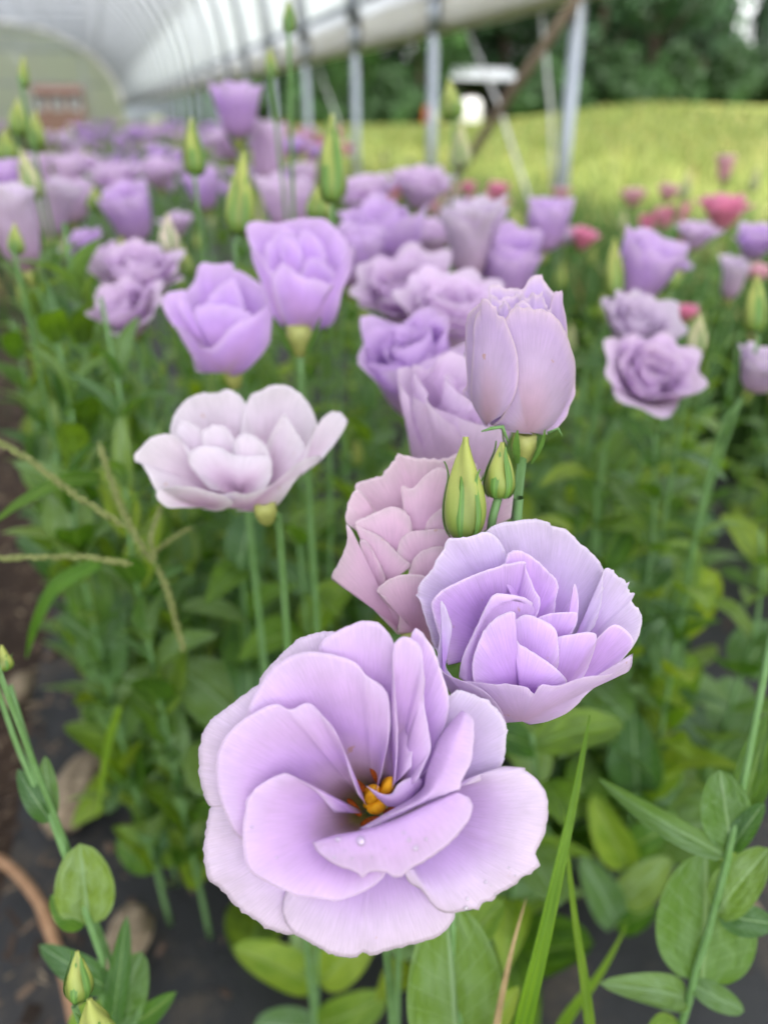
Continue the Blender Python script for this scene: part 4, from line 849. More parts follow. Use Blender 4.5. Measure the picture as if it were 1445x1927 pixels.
kf = ball(TE[0] + 660 * TE[2], TE[1] + 650 * TE[2], 290 * TE[2], 310 * TE[2], RF, .026)
fan(fF, TE, (660, 930), [(560, 930), (490, 920), (470, 850), (420, 760), (385, 690), (400, 670), (450, 740), (540, 795), (600, 780), (660, 700), (730, 650), (800, 620), (880, 560), (905, 570), (900, 680), (890, 760), (840, 840), (760, 920), (690, 950)], RF, .8, .8, pal='violet', seed=97, field=kf, nt_=64)
jF = W(440, 708, RF + .01)
calyx(pF, jF, (0, 0, 1), .015, n=0); stem(pF, [foot, foot * .5 + jF * .5, jF], .0026, .002)
g = W(565, 625, RF); foot = Vector((g.x, g.y + .05, .03))
pG = thing('lisianthus_plant', foot, 'upright violet cup with a dark folded heart, right of the nicked cup', 'flower'); fG = sub('flower', pG)
def Gg(rim, base, db, dr, **kw): kw.setdefault('pal', 'violet'); kw.setdefault('nt_', 40); kw.setdefault('ns', 20); return fan(fG, TE, base, rim, RF, db, dr, **kw)
Gg([(830, 380), (770, 200), (765, 120), (830, 105), (930, 120), (1000, 100), (1100, 86), (1200, 100), (1270, 170), (1310, 230), (1320, 340), (1240, 440)], (1040, 520), 2.6, 2.9, seed=101, hol=.5)
Gg([(880, 420), (860, 270), (900, 200), (960, 150), (1020, 170), (1050, 240), (1060, 330)], (1000, 500), 2.0, 2.0, seed=102)
Gg([(1040, 360), (1040, 240), (1060, 160), (1120, 170), (1180, 240), (1200, 330)], (1100, 500), 2.0, 1.9, seed=103)
Gg([(960, 380), (950, 230), (990, 190), (1050, 250), (1070, 320), (1050, 380)], (1010, 480), 1.4, 1.3, seed=104)
Gg([(1040, 420), (1090, 320), (1140, 305), (1220, 360), (1260, 420)], (1130, 520), 1.3, 1.1, seed=105)
kg = ball(TE[0] + 1050 * TE[2], TE[1] + 420 * TE[2], 290 * TE[2], 300 * TE[2], RF, .027)
Gg([(960, 685), (900, 600), (860, 480), (800, 330), (790, 250), (830, 280), (880, 360), (930, 420), (980, 500), (990, 640)], (970, 660), .9, .9, field=kg, seed=106)
fan(fG, TE, (1080, 700), [(1000, 690), (960, 640), (930, 560), (905, 470), (900, 400), (930, 360), (960, 330), (1040, 390), (1090, 420), (1140, 420), (1240, 450), (1260, 380), (1300, 300), (1340, 240), (1345, 290), (1330, 380), (1290, 470), (1265, 580), (1240, 650), (1190, 690), (1120, 706)], RF, .8, .8, pal='violet', seed=107, field=kg, nt_=64)
jG = W(563, 636, RF)
calyx(pG, jG, (0, 0, 1), .02); stem(pG, [foot, foot * .5 + jG * .5, jG], .0026, .002)
# ------------------------------------------------------------------ water drops resting on the petals
m, nt, out = newmat('water'); lw = N(nt, 'ShaderNodeLayerWeight', Blend=.35); tp_ = N(nt, 'ShaderNodeBsdfTransparent'); tp_.inputs[0].default_value = (.97, .97, 1, 1); gl_ = N(nt, 'ShaderNodeBsdfGlossy', Roughness=.06)
mr_ = N(nt, 'ShaderNodeMapRange'); mr_.inputs[3].default_value = .14; mr_.inputs[4].default_value = .9; mx_ = N(nt, 'ShaderNodeMixShader'); nt.links.new(lw.outputs['Facing'], mr_.inputs[0]); nt.links.new(mr_.outputs[0], mx_.inputs[0]); nt.links.new(tp_.outputs[0], mx_.inputs[1]); nt.links.new(gl_.outputs[0], mx_.inputs[2]); nt.links.new(mx_.outputs[0], out.inputs[0]); M_WATER = m
for i, (x, y, r) in enumerate([(575, 862, 9), (660, 868, 16), (840, 864, 7), (866, 893, 11), (905, 860, 6), (822, 836, 6), (560, 930, 5), (627, 932, 5), (250, 816, 5), (343, 930, 6), (1062, 1085, 7), (1056, 1120, 9), (1130, 1022, 6), (1166, 1068, 6), (1242, 997, 4), (1218, 968, 4), (1150, 1035, 3), (600, 905, 3), (750, 900, 3), (700, 930, 4), (690, 812, 4), (730, 802, 3), (760, 772, 4)]):
    x = TA[0] + x * TA[2]; y = TA[1] + y * TA[2]; r *= TA[2] * 1.15
    near = [h for h in HERO if abs(h[0] - x) < 7 and abs(h[1] - y) < 7]
    if not near: continue
    d0 = min(h[2] for h in near); near = [h for h in near if h[2] < d0 + .0008]
    h = min(near, key=lambda h: (h[0] - x) ** 2 + (h[1] - y) ** 2); P = W(x, y, h[2] - .0002); rr = r * h[2] / F; to = (Vector((0, 0, CH)) - P).normalized(); M = frame(to)
    V = [P + M @ Vector((math.cos(6.2832 * k / 16) * math.sin(th) * rr * (1 + .1 * math.sin(k + i)), math.sin(6.2832 * k / 16) * math.sin(th) * rr, math.cos(th) * rr * .5)) for th in [math.pi * q / 10 for q in range(11)] for k in range(16)]
    o = wput('water_drop', V, grid_faces(11, 16, True), M_WATER); tag(o, 'clear water drop lying on a petal of the large open lavender bloom', 'water drop', 'water drops on the large open bloom')
del HERO[:]

# ------------------------------------------------------------------ blooms in the middle distance, one by one
MID = [
 # px, py, dist, width px, type, palette, tilt, label
 (785, 695, .44, 178, 'cup', 'violet', (-.25, -.35), 'lilac cup with a crinkled dark heart just left of the tall closed bloom'),
 (762, 562, .55, 172, 'bowl', 'lav', (-.2, -.5), 'pale lavender rose shaped bloom above the crinkled lilac cup'),
 (850, 606, .5, 180, 'bowl', 'lav', (.1, -.35), 'wide lilac bloom half hidden behind the tall closed one'),
 (862, 812, .36, 200, 'cup', 'lav', (.2, -.2), 'soft lilac bloom behind the two green buds, below the tall closed one'),
 (886, 455, .6, 112, 'tulip', 'pale', (0, -.1), 'pale pinkish tulip shaped bloom with jagged tips, tallest of the central clump'),
 (735, 450, .68, 122, 'cup', 'violet', (-.2, -.2), 'violet bloom between the jagged pale one and the upright violet cup'),
 (672, 480, .62, 100, 'cup', 'violet', (.2, -.1), 'violet bloom peeping out right behind the upright violet cup'),
 (805, 455, .75, 100, 'bowl', 'lav', (0, -.2), 'lilac bloom left of the jagged pale one'),
 (790, 362, .8, 98, 'bowl', 'lav', (.1, -.3), 'lavender bloom before the post, above the central clump'),
 (688, 378, .8, 104, 'bowl', 'lav', (-.1, -.2), 'broad lilac bloom right of the largest yellow green bud'),
 (952, 508, .62, 116, 'cup', 'violet', (.1, -.2), 'rounded violet bloom showing over the left shoulder of the tall closed bloom'),
 (540, 385, .8, 88, 'cup', 'lav', (0, -.1), 'lilac bloom just above the upright violet cup'),
 (448, 203, .82, 86, 'cup', 'violet', (.05, -.1), 'highest violet bloom, round against the white tunnel edge'),
 (508, 288, .9, 88, 'tulip', 'lav', (.1, 0), 'lavender bloom right below the highest violet one'),
 (432, 275, .95, 78, 'bowl', 'lav', (-.1, -.1), 'lavender bloom left below the highest violet one'),
 (243, 402, .75, 92, 'cup', 'violet', (-.1, -.3), 'egg shaped violet bloom standing alone left of the thin green bud'),
 (168, 468, .7, 78, 'bowl', 'violet', (-.3, -.3), 'small violet bloom low at the left, above the pair of ragged blooms'),
 (262, 530, .58, 150, 'bowl', 'lav', (.1, -.3), 'ragged lilac bloom left behind the nicked violet cup'),
 (240, 595, .55, 120, 'bowl', 'lav', (-.2, -.5), 'ragged pinkish lilac bloom hanging lowest at the left'),
 (205, 500, .66, 70, 'cup', 'lav', (0, -.2), 'small lilac bloom wedged behind the ragged pair'),
 (30, 432, .55, 115, 'tulip', 'pale', (-.1, -.1), 'large pale pink bloom cut by the left edge of the photo'),
 (5, 340, .7, 80, 'cup', 'violet', (0, 0), 'violet bloom half out of frame above the pale pink one'),
 (100, 392, .7, 84, 'tulip', 'pale', (.3, 0), 'pale lilac funnel bloom next to the cream bud at the left'),
 (140, 378, .85, 66, 'cup', 'lav', (.2, -.2), 'pinkish bloom leaning right behind the pale funnel bloom'),
 (1210, 508, .62, 112, 'cup', 'violet', (.35, -.2), 'violet bloom leaning right, beside the upright pale bud'),
 (1262, 498, .8, 60, 'bowl', 'violet', (.3, -.2), 'little violet bloom touching the right leaning one'),
 (1192, 624, .56, 130, 'bowl', 'pale', (.2, -.6), 'whitish pink bloom resting above the violet saucer at the right'),
 (1215, 714, .52, 158, 'bowl', 'lav', (.1, -.8), 'wide violet saucer shaped bloom, lowest on the right'),
 (1430, 705, .5, 110, 'bowl', 'pale', (.3, -.2), 'pale lilac bloom cut by the right edge, below the cream bud'),
 (1027, 422, .8, 84, 'cup', 'violet', (0, -.1), 'dark violet round bloom standing below the foot of the nearest post'),
 (1360, 403, 1.0, 88, 'bowl', 'pink', (.0, -.1), 'bright pink bloom, the brightest pink in the field'),
 (1364, 316, 1.3, 38, 'tulip', 'rose', (0, 0), 'small pale pink bud-like bloom standing highest at the right'),
 (1095, 452, .95, 54, 'bowl', 'pink', (.1, -.2), 'small ragged pink bloom right of the dark violet round bloom'),
 (1062, 448, .95, 44, 'bowl', 'pale', (0, -.2), 'small pale bloom touching the ragged pink one'),
 (1190, 374, 1.5, 42, 'bowl', 'rose', (0, 0), 'tiny dusty pink bloom left of the other tiny dusty pink one'),
 (1256, 364, 1.5, 42, 'bowl', 'rose', (.1, 0), 'tiny dusty pink bloom between its twin and the bright pink bloom'),
 (935, 362, 1.4, 42, 'bowl', 'pink', (0, 0), 'tiny pink bloom to the right of the wooden brace foot'),
 (880, 356, 1.5, 34, 'bowl', 'pink', (0, 0), 'tiny pink bloom right at the foot of the brown brace'),
 (1055, 366, 1.5, 34, 'bowl', 'rose', (0, 0), 'tiny pink bloom beside the foot of the nearest post'),
 (1420, 462, .85, 82, 'bowl', 'violet', (0, -.3), 'violet bloom at the right edge beside the bright pink one'),
 (1306, 448, .9, 66, 'bowl', 'lav', (0, -.2), 'faded greyish lilac bloom under the bright pink one'),
 (1380, 525, .8, 60, 'tulip', 'pale', (0, -.2), 'pale faded bloom left of the cream bud on the right'),
 (1424, 520, .8, 46, 'bowl', 'rose', (0, -.2), 'pinkish bloom above the cream bud on the right'),
 (1290, 592, .75, 42, 'bowl', 'pink', (0, -.2), 'small pink bloom between the whitish bloom and the small pale bud'),
 (1440, 1235, .3, 10, 'cup', 'pale', (0, 0), ''),
 (222, 345, 1.1, 80, 'bowl', 'lav', (0, -.3), 'flat lilac bloom above the egg shaped violet one'),
 (130, 325, 1.1, 58, 'cup', 'lav', (0, -.1), 'small lilac bloom behind the cream bud at the left'),
 (75, 320, 1.0, 50, 'tulip', 'lav', (0, 0), 'narrow lilac bloom left of the cream bud'),
 (300, 330, 1.1, 74, 'bowl', 'lav', (0, -.2), 'lilac bloom left of the thin green bud stem'),
 (385, 358, 1.0, 58, 'cup', 'violet', (0, -.2), 'violet bloom between the thin green bud and the fat yellow bud'),
 (335, 425, .9, 54, 'bowl', 'lav', (0, -.2), 'lilac bloom behind the small cream bud, low between the green stems'),
 (575, 330, 1.2, 46, 'cup', 'lav', (0, 0), 'small lilac bloom left of the largest yellow green bud'),
 (870, 395, .9, 60, 'bowl', 'lav', (0, 0), 'lilac bloom directly behind the top of the jagged pale one'),
]
for i, (px, py, d, wd, ty, pal, tl, lb) in enumerate(MID):
    if lb: flower_plant(px, py, d, wd, ty, pal, lb, tl, leaves=d < 1.2, seed=i + 1)
BUDP = [  # base, tip, dist, width, kind, label
 (368, 328, 360, 222, .53, 36, 0, 'slim dark green bud on a long bare stem left of the fat yellow bud', SEP3),
 (450, 440, 458, 286, .50, 50, 1, 'fat yellow green bud standing behind the two violet cups', SEP),
 (625, 380, 625, 216, .50, 46, 0, 'largest yellow green bud with long sepals, right of the fat one', SEP3),
 (850, 225, 845, 150, .72, 40, 0, 'green bud high before the second post', SEP),
 (866, 318, 868, 232, .8, 36, 2, 'cream green bud under the high green one before the post', SEP),
 (598, 415, 598, 348, .62, 40, 1, 'pale yellow bud hidden left of the largest yellow green bud', SEP),
 (36, 255, 34, 185, .7, 30, 1, 'yellow bud second from the left edge, level with the tunnel end', SEP),
 (70, 280, 66, 208, .75, 30, 1, 'yellow bud before the red shed', SEP),
 (14, 305, 12, 240, .7, 34, 1, 'yellow bud at the left edge below its neighbours', SEP),
 (68, 372, 40, 280, .62, 36, 2, 'cream bud leaning left over the pale pink bloom', SEP),
 (32, 478, 28, 420, .5, 26, 1, 'green bud in front of the pale pink bloom at the left edge', SEP),
 (46, 165, 44, 105, .6, 18, 0, 'thin green bud highest at the far left', SEP),
 (511, 145, 508, 88, .6, 20, 1, 'small yellow bud before the white tunnel edge', SEP),
 (544, 60, 544, 2, .5, 22, 0, 'slender green bud highest of all, against the white roof', SEP3),
 (320, 478, 316, 402, .62, 34, 3, 'small cream bud between the egg shaped bloom and the slim green stem', SEP),
 (350, 520, 345, 462, .6, 26, 1, 'small yellow bud above the ragged lilac pair', SEP),
 (180, 398, 178, 352, .8, 28, 1, 'small green bud left above the egg shaped violet bloom', SEP),
 (228, 482, 230, 446, .7, 26, 1, 'small yellow bud left of the cream bud among violet blooms', SEP),
 (1154, 560, 1156, 448, .6, 34, 1, 'upright pale green bud left of the right leaning violet bloom', SEP),
 (1418, 625, 1424, 518, .5, 42, 1, 'yellow green bud near the right edge on a long pale stem', SEP3),
 (1304, 668, 1318, 592, .55, 36, 2, 'small pale bud leaning right above the violet saucer', SEP),
 (970, 462, 968, 398, .8, 34, 1, 'pale green bud left of the dark violet round bloom', SEP),
 (1262, 545, 1268, 488, .7, 28, 1, 'small green bud between the leaning bloom and the faded one', SEP),
 (6, 1262, 4, 1214, .3, 34, 1, 'small yellow green bud cut by the left edge, low down', SEP),
]
for i, (bx, by, tx, ty_, d, wd, kd_, lb, sm) in enumerate(BUDP): bud_plant(bx, by, tx, ty_, d, wd, kd_, lb, seed=i + 3, sepm=sm, leaves=(d > .5))
# ------------------------------------------------------------------ the bed behind: leafy plants and many more blooms
LT = 0
def proto(kind, seed):
    """plant prototype at the origin with stem, leaves and perhaps a bloom"""
    rg = random.Random(seed); h = rg.uniform(.5, .62) if kind != 'leafy' else rg.uniform(.44, .56)
    t = thing('lisianthus_plant', (0, 0, 0), '', 'plant'); top = Vector((rg.uniform(-.04, .04), rg.uniform(-.04, .04), h)); pts = [Vector((0, 0, -.01)), Vector((top.x * .2, top.y * .5 + .01, h * .5)), top]
    stem(t, pts, .0024, .0014)
    pairs(t, pts, .06, h - (.04 if kind == 'leafy' else .12), .04, .08, .04, rg)
    if kind in ('lav', 'violet', 'pale', 'pink', 'rose'):
        bloom(t, top, (rg.uniform(-.3, .3), rg.uniform(-.5, .1), 1), rg.uniform(.95, 1.25), rg.choice(['cup', 'bowl', 'bowl']), kind, rg); calyx(t, top - Vector((0, 0, .004)), (0, 0, 1), .015)
        for k in range(rg.choice((2, 3, 3))):
            a = rg.uniform(0, 6.28); q = Vector((top.x + math.cos(a) * rg.uniform(.05, .075), top.y + math.sin(a) * rg.uniform(.05, .075), h - rg.uniform(-.01, .06)))
            stem(t, [pts[1], pts[1] * .4 + q * .6 + Vector((0, 0, -.03)), q], .0016, .0012, name='branch'); bloom(t, q, (math.cos(a) * .4, math.sin(a) * .4 - .2, 1), rg.uniform(.8, 1.1), rg.choice(['cup', 'bowl', 'tulip', 'cup']), kind, rg)
    if kind == 'leafy' or rg.random() < .5:
        q = Vector((top.x + .03, top.y, h + rg.uniform(.0, .04))); stem(t, [pts[1], pts[1] * .3 + q * .7, q], .0014, .001, name='branch'); add_bud(t, q, q + Vector((.003, 0, .045)), .016, rg.choice([0, 1, 2]), True)
    return t
def dup(root, loc, rotz, s, label, group):
    c0 = root.copy(); COL.objects.link(c0); c0.location = loc; c0.rotation_euler = (0, 0, rotz); c0.scale = (s, s, s); c0['label'] = label; c0['group'] = group
    for ch in list(root.children):
        c = ch.copy(); COL.objects.link(c); c.parent = c0
        for g in ch.children:
            d = g.copy(); COL.objects.link(d); d.parent = c
    return c0
def joined(root):
    """far version: stem, foliage and flower as one mesh each"""
    bpy.context.view_layer.update(); groups = {'stem': [], 'foliage': []}
    def rec(o, M, key):
        if o.type == 'MESH': groups[key].append((o.data, M))
        for c in o.children: rec(c, M @ c.matrix_local, key)
    for i, c in enumerate(root.children):
        k = 'foliage' if c.name.startswith('leaf') else ('%s|%d' % (c.name.split('.')[0], i) if c.name.startswith(('flower', 'bud', 'calyx')) else 'stem'); groups.setdefault(k, []); rec(c, c.matrix_local.copy(), k)
    t = thing('lisianthus_plant', (0, 0, 0), '', 'plant')
    import bmesh
    for k, lst in groups.items():
        if not lst: continue
        k = k.split('|')[0]
        bm = bmesh.new(); mats = []
        for me, M in lst:
            n0 = len(bm.verts); f0 = len(bm.faces); bm.from_mesh(me); bm.verts.ensure_lookup_table(); bm.faces.ensure_lookup_table()
            for v in bm.verts[n0:]: v.co = M @ v.co
            mt = me.materials[0]
            if mt not in mats: mats.append(mt)
            for f in bm.faces[f0:]: f.material_index = mats.index(mt)
        me2 = bpy.data.meshes.new(k); bm.to_mesh(me2); bm.free()
        for mt in mats: me2.materials.append(mt)
        put(k, me2, t)
    return t
def kill(t):
    for c in list(t.children):
        for g in list(c.children): bpy.data.objects.remove(g)
        bpy.data.objects.remove(c)
    bpy.data.objects.remove(t)
NEARP = [proto('leafy', s) for s in (1, 2, 3, 4)]
FARP = {k: [] for k in ('lav', 'violet', 'pale', 'pink', 'rose')}
for k in FARP:
    for s in ((1, 2) if k in ('lav', 'violet') else (5,)):
        p = proto(k, s * 13 + len(k)); FARP[k].append(joined(p)); kill(p)
FARL = [joined(p) for p in NEARP[:2]]
rg = random.Random(21); placed = []
def okp(P, dmin):
    if any((P - q).length < dmin for q in placed): return False
    placed.append(P); return True
GL = {'lav': 'light lavender bloom among many alike in the blurred bed further back', 'violet': 'violet bloom among many alike in the blurred bed further back', 'pale': 'pale pinkish bloom among many alike in the blurred bed further back', 'pink': 'bright pink bloom among many alike at the right side of the blurred bed', 'rose': 'dusty rose bloom among many alike at the right side of the blurred bed'}
n_near = 0
for i in range(900):      # leafy plants standing between the blooms
    u = rg.uniform(.72, 2.0); v = rg.uniform(-.1, 1.12)
    P = UV(u, v, .03); X = P.x / max(P.y, .01)
    if abs(X) > .58 or P.y < .5 or not okp(P, .09): continue
    s = rg.uniform(.8, 1.02) if u > 1 else rg.uniform(.62, .85)
    dup(rg.choice(NEARP), P, rg.uniform(0, 6.28), s, 'bushy green plant without open bloom, part of the leafy mass under the blooms', 'green leafy plants filling the flower bed'); n_near += 1
    if n_near >= 72: break
n_far = 0
for i in range(4000):
    f = rg.random() ** 1.5; u = 1.3 + f * 18; v = rg.uniform(-.16, 1.15) if rg.random() < .86 else rg.uniform(-1.7, -.85)
    if v < -.5 and u < 3: continue
    P = UV(u, v, .03); X = P.x / max(P.y, .01)
    if abs(X) > .56 or not okp(P, .095 + .02 * u): continue
    if v > .75 and u < 6: k = rg.choice(['pink', 'rose', 'rose', 'violet', 'pale', 'leaf', 'leaf'])
    else: k = rg.choice(['lav', 'lav', 'lav', 'violet', 'violet', 'pale', 'leaf'])
    s = rg.uniform(.92, 1.1)
    if u < 3 and v > .6: s *= .86
    if k == 'leaf': dup(rg.choice(FARL), P, rg.uniform(0, 6.28), s * 1.05, 'blurred green plant without bloom in the bed further back', 'green plants in the bed further back')
    else:
        c = dup(rg.choice(FARP[k]), P, rg.uniform(-1, 1), s * (1 + min(u * .02, .35)) if False else s, GL[k], k + ' blooms in the bed further back'); c['category'] = 'flower'
    n_far += 1
    if n_far >= 150: break
print('near', n_near, 'far', n_far)
for p in NEARP + FARL + [q for l in FARP.values() for q in l]: kill(p)

# ------------------------------------------------------------------ leafy stems and weeds close to the camera
def px_path(pts): return [W(x, y, d) for x, y, d in pts]
def near_plant(label, path, leaves, r0=.0022, cat='plant', to_ground=True):
    pts = px_path(path); g = pts[-1]
    if to_ground: g = Vector((g.x, g.y + .02, .03)); pts.append(g)
    t = thing('lisianthus_plant', g, label, cat); stem(t, list(reversed(pts)), r0, r0 * .7)
    for (b, tp, wpx, d0, d1, me) in leaves: leaf_px(t, b, tp, wpx, d0, d1, me, rg.uniform(-.25, .25))
    return t
RG_, RY_, RD_ = ROUND
near_plant('young plant right of the grass blade with a ladder of paired bright green leaves', [(1262, 1090, 0.700), (1240, 1280, 0.700), (1205, 1440, 0.700), (1180, 1580, 0.714), (1150, 1740, 0.742)], [
 ((1232, 1170), (1290, 1020), 120, 0.700, 0.658, RG_), ((1240, 1190), (1345, 1080), 105, 0.700, 0.658, OVAL[1]), ((1240, 1280), (1150, 1180), 80, 0.700, 0.700, RD_),
 ((1225, 1370), (1305, 1240), 90, 0.700, 0.658, OVAL[1]), ((1225, 1370), (1165, 1250), 70, 0.700, 0.700, RD_), ((1200, 1490), (1190, 1355), 100, 0.700, 0.644, RG_), ((1200, 1490), (1280, 1450), 60, 0.700, 0.672, OVAL[1]),
 ((1180, 1630), (1120, 1510), 72, 0.700, 0.658, OVAL[1]), ((1180, 1600), (1250, 1560), 60, 0.700, 0.686, OVAL[1]), ((1170, 1700), (1255, 1620), 70, 0.714, 0.672, RG_), ((1160, 1740), (1100, 1620), 70, 0.728, 0.686, RG_), ((1160, 1745), (1230, 1710), 50, 0.728, 0.700, OVAL[1])])
near_plant('stout plant at the lower right corner with a large round spotted leaf', [(1452, 1190, .33), (1412, 1400, .335), (1385, 1540, .34), (1362, 1640, .345), (1330, 1760, .355), (1300, 1850, .37), (1270, 1960, .39)], [
 ((1320, 1850), (1330, 1615), 176, .37, .35, OVAL[0]), ((1375, 1600), (1355, 1455), 92, .345, .335, OVAL[0]), ((1375, 1600), (1432, 1515), 42, .345, .33, RG_), ((1345, 1720), (1440, 1600), 80, .35, .335, RG_),
 ((1350, 1720), (1458, 1740), 60, .35, .34, RG_), ((1365, 1610), (1120, 1470), 46, .345, .37, NARROW[0]), ((1385, 1560), (1450, 1340), 62, .34, .36, RD_), ((1300, 1850), (1400, 1905), 46, .37, .36, RG_), ((1290, 1880), (1160, 1850), 60, .375, .36, LEAVES[1]), ((1280, 1930), (1220, 1960), 60, .38, .37, RY_)])
near_plant('plant under the big open bloom showing one broad leaf with a pale midrib', [(850, 1700, .33), (856, 1860, .345), (862, 1990, .37)], [
 ((858, 1985), (842, 1715), 182, .365, .325, OVAL[0]), ((862, 1800), (945, 1690), 60, .37, .38, RY_), ((862, 1990), (980, 1860), 60, .37, .38, LEAVES[4])])
near_plant('low rosette of yellow green leaves at the bottom edge, left of the broad leaf', [(600, 1760, 0.621), (596, 1850, 0.634), (600, 1940, 0.661)], [
 ((592, 1855), (448, 1782), 74, 0.634, 0.608, OVAL[1]), ((600, 1850), (702, 1752), 80, 0.634, 0.621, OVAL[1]), ((600, 1930), (722, 1880), 76, 0.648, 0.621, OVAL[1]), ((598, 1935), (480, 1930), 70, 0.648, 0.634, OVAL[0]), ((598, 1840), (560, 1720), 60, 0.634, 0.634, OVAL[0]), ((600, 1850), (650, 1740), 60, 0.634, 0.661, OVAL[0])])
pl = near_plant('slender plant at the lower left with one round leaf and two thin flower stalks', [(18, 1290, .34), (60, 1430, .342), (100, 1545, .345), (135, 1640, .35), (172, 1745, .36), (200, 1830, .37), (215, 1960, .39)], [
 ((170, 1740), (150, 1595), 105, .36, .345, OVAL[0]), ((165, 1735), (100, 1690), 62, .36, .35, RY_), ((97, 1545), (35, 1455), 42, .345, .34, LEAVES[1]), ((98, 1545), (85, 1425), 36, .345, .345, LEAVES[3]),
 ((205, 1860), (82, 1785), 56, .37, .36, LEAVES[1]), ((212, 1930), (237, 1740), 44, .38, .36, LEAVES[3]), ((212, 1940), (262, 1800), 90, .385, .38, RG_), ((205, 1900), (130, 1960), 80, .38, .37, RY_), ((215, 1950), (320, 1880), 50, .39, .38, RY_)])
stem(pl, px_path([(96, 1540, .345), (40, 1420, .34), (4, 1320, .335), (-14, 1270, .33)]), .0014, .001, name='branch')
bud_plant(150, 1880, 146, 1790, .28, 46, 0, 'small striped green bud with dark curled sepals at the lower left corner', seed=91, sepm=SEP3)
bud_plant(190, 1975, 168, 1880, .27, 66, 1, 'fat pale yellow bud tip at the bottom edge below the striped one', seed=92, sepm=SEP)
near_plant('tall leafy plant left of the big open bloom, lowest leaves yellowing', [(235, 960, 0.667), (262, 1120, 0.674), (285, 1270, 0.682), (300, 1400, 0.696), (302, 1520, 0.724), (300, 1640, 0.767)], [
 ((300, 1630), (222, 1585), 60, 0.767, 0.753, RY_), ((302, 1620), (365, 1580), 46, 0.767, 0.753, RY_), ((305, 1530), (230, 1440), 84, 0.738, 0.710, RG_), ((305, 1530), (390, 1540), 56, 0.738, 0.710, RY_), ((303, 1440), (372, 1370), 84, 0.710, 0.682, RG_), ((300, 1430), (225, 1440), 60, 0.710, 0.682, RY_),
 ((300, 1360), (160, 1340), 92, 0.710, 0.667, RD_), ((298, 1350), (385, 1270), 90, 0.710, 0.682, RD_), ((292, 1290), (235, 1200), 96, 0.696, 0.653, RD_), ((290, 1290), (345, 1190), 86, 0.696, 0.667, RG_), ((280, 1230), (175, 1060), 110, 0.682, 0.639, LEAVES[1]), ((278, 1220), (360, 1130), 70, 0.682, 0.667, LEAVES[0]),
 ((268, 1150), (215, 1010), 76, 0.674, 0.653, LEAVES[1]), ((260, 1100), (330, 1000), 50, 0.674, 0.682, LEAVES[3]), ((250, 1040), (170, 930), 56, 0.667, 0.667, LEAVES[1])])
for i, (x0, y0, x1, y1, d, lb) in enumerate([(120, 420, 180, 1000, .55, 'tall narrow leaved stem, leftmost of the green stems at the left edge of the bed'), (60, 520, 125, 1010, .6, 'tall stem with hanging leaves beside the bare brown soil'), (190, 560, 255, 1080, .5, 'tall bluish green stem rising left of the creamy lilac bloom'), (260, 640, 300, 1100, .58, 'leafy stem just left of the creamy lilac bloom'), (20, 600, 90, 980, .7, 'leafy stem furthest out over the bare brown soil'), (150, 480, 215, 1040, .62, 'pale stem with few narrow leaves right beside the tallest left stem'), (95, 560, 160, 1100, .52, 'pale slender stem crossing the leafy ones at the left'), (215, 620, 268, 1100, .66, 'pale slender stem just left of the ragged lilac bloom'), (45, 470, 100, 950, .8, 'pale slender stem under the pale pink bloom at the left edge')]):
    rr_ = random.Random(60 + i); A_, B_ = W(x0, y0, d), W(x1, y1, d + .03); g = Vector((B_.x, B_.y + .03, .03)); t = thing('lisianthus_plant', g, lb, 'plant')
    pts = [g, B_, (A_ + B_) / 2 + Vector((.006, 0, 0)), A_]; stem(t, pts, .0024, .0013); pairs(t, pts, .12, A_.z - .03, .032, .075, .045, rr_, sets=[LEAVES[1], NARROW[0], NARROW[0], LEAVES[0]], el=(48, 76))
for i, (x0, y0, x1, y1, d, n_, lb) in enumerate([(560, 1010, 575, 1450, .62, 1, 'dark leafy plant under the creamy lilac bloom'), (450, 1040, 455, 1400, .6, 1, 'dark leafy plant between the tall left plant and the big bloom'), (1120, 900, 1100, 1200, .62, 1, 'leafy plant behind the violet bloom on its right side'), (1000, 1380, 985, 1560, .52, 1, 'small bright plant in the gap below the violet bloom'), (1430, 1000, 1400, 1250, .62, 1, 'leafy plant at the right edge above the young ladder leaved one'), (1230, 820, 1200, 1180, .6, 1, 'plant with large hanging leaves below the violet saucer')]):
    rr_ = random.Random(80 + i); A_, B_ = W(x0, y0, d), W(x1, y1, d + .04); g = Vector((B_.x, B_.y + .03, .03)); t = thing('lisianthus_plant', g, lb, 'plant')
    pts = [g, B_, (A_ + B_) / 2 + Vector((.006, 0, 0)), A_]; stem(t, pts, .0024, .0013); pairs(t, pts, .06, A_.z, .036, .08, .055, rr_, sets=LEAVES + [RG_, RD_], el=(10, 55))
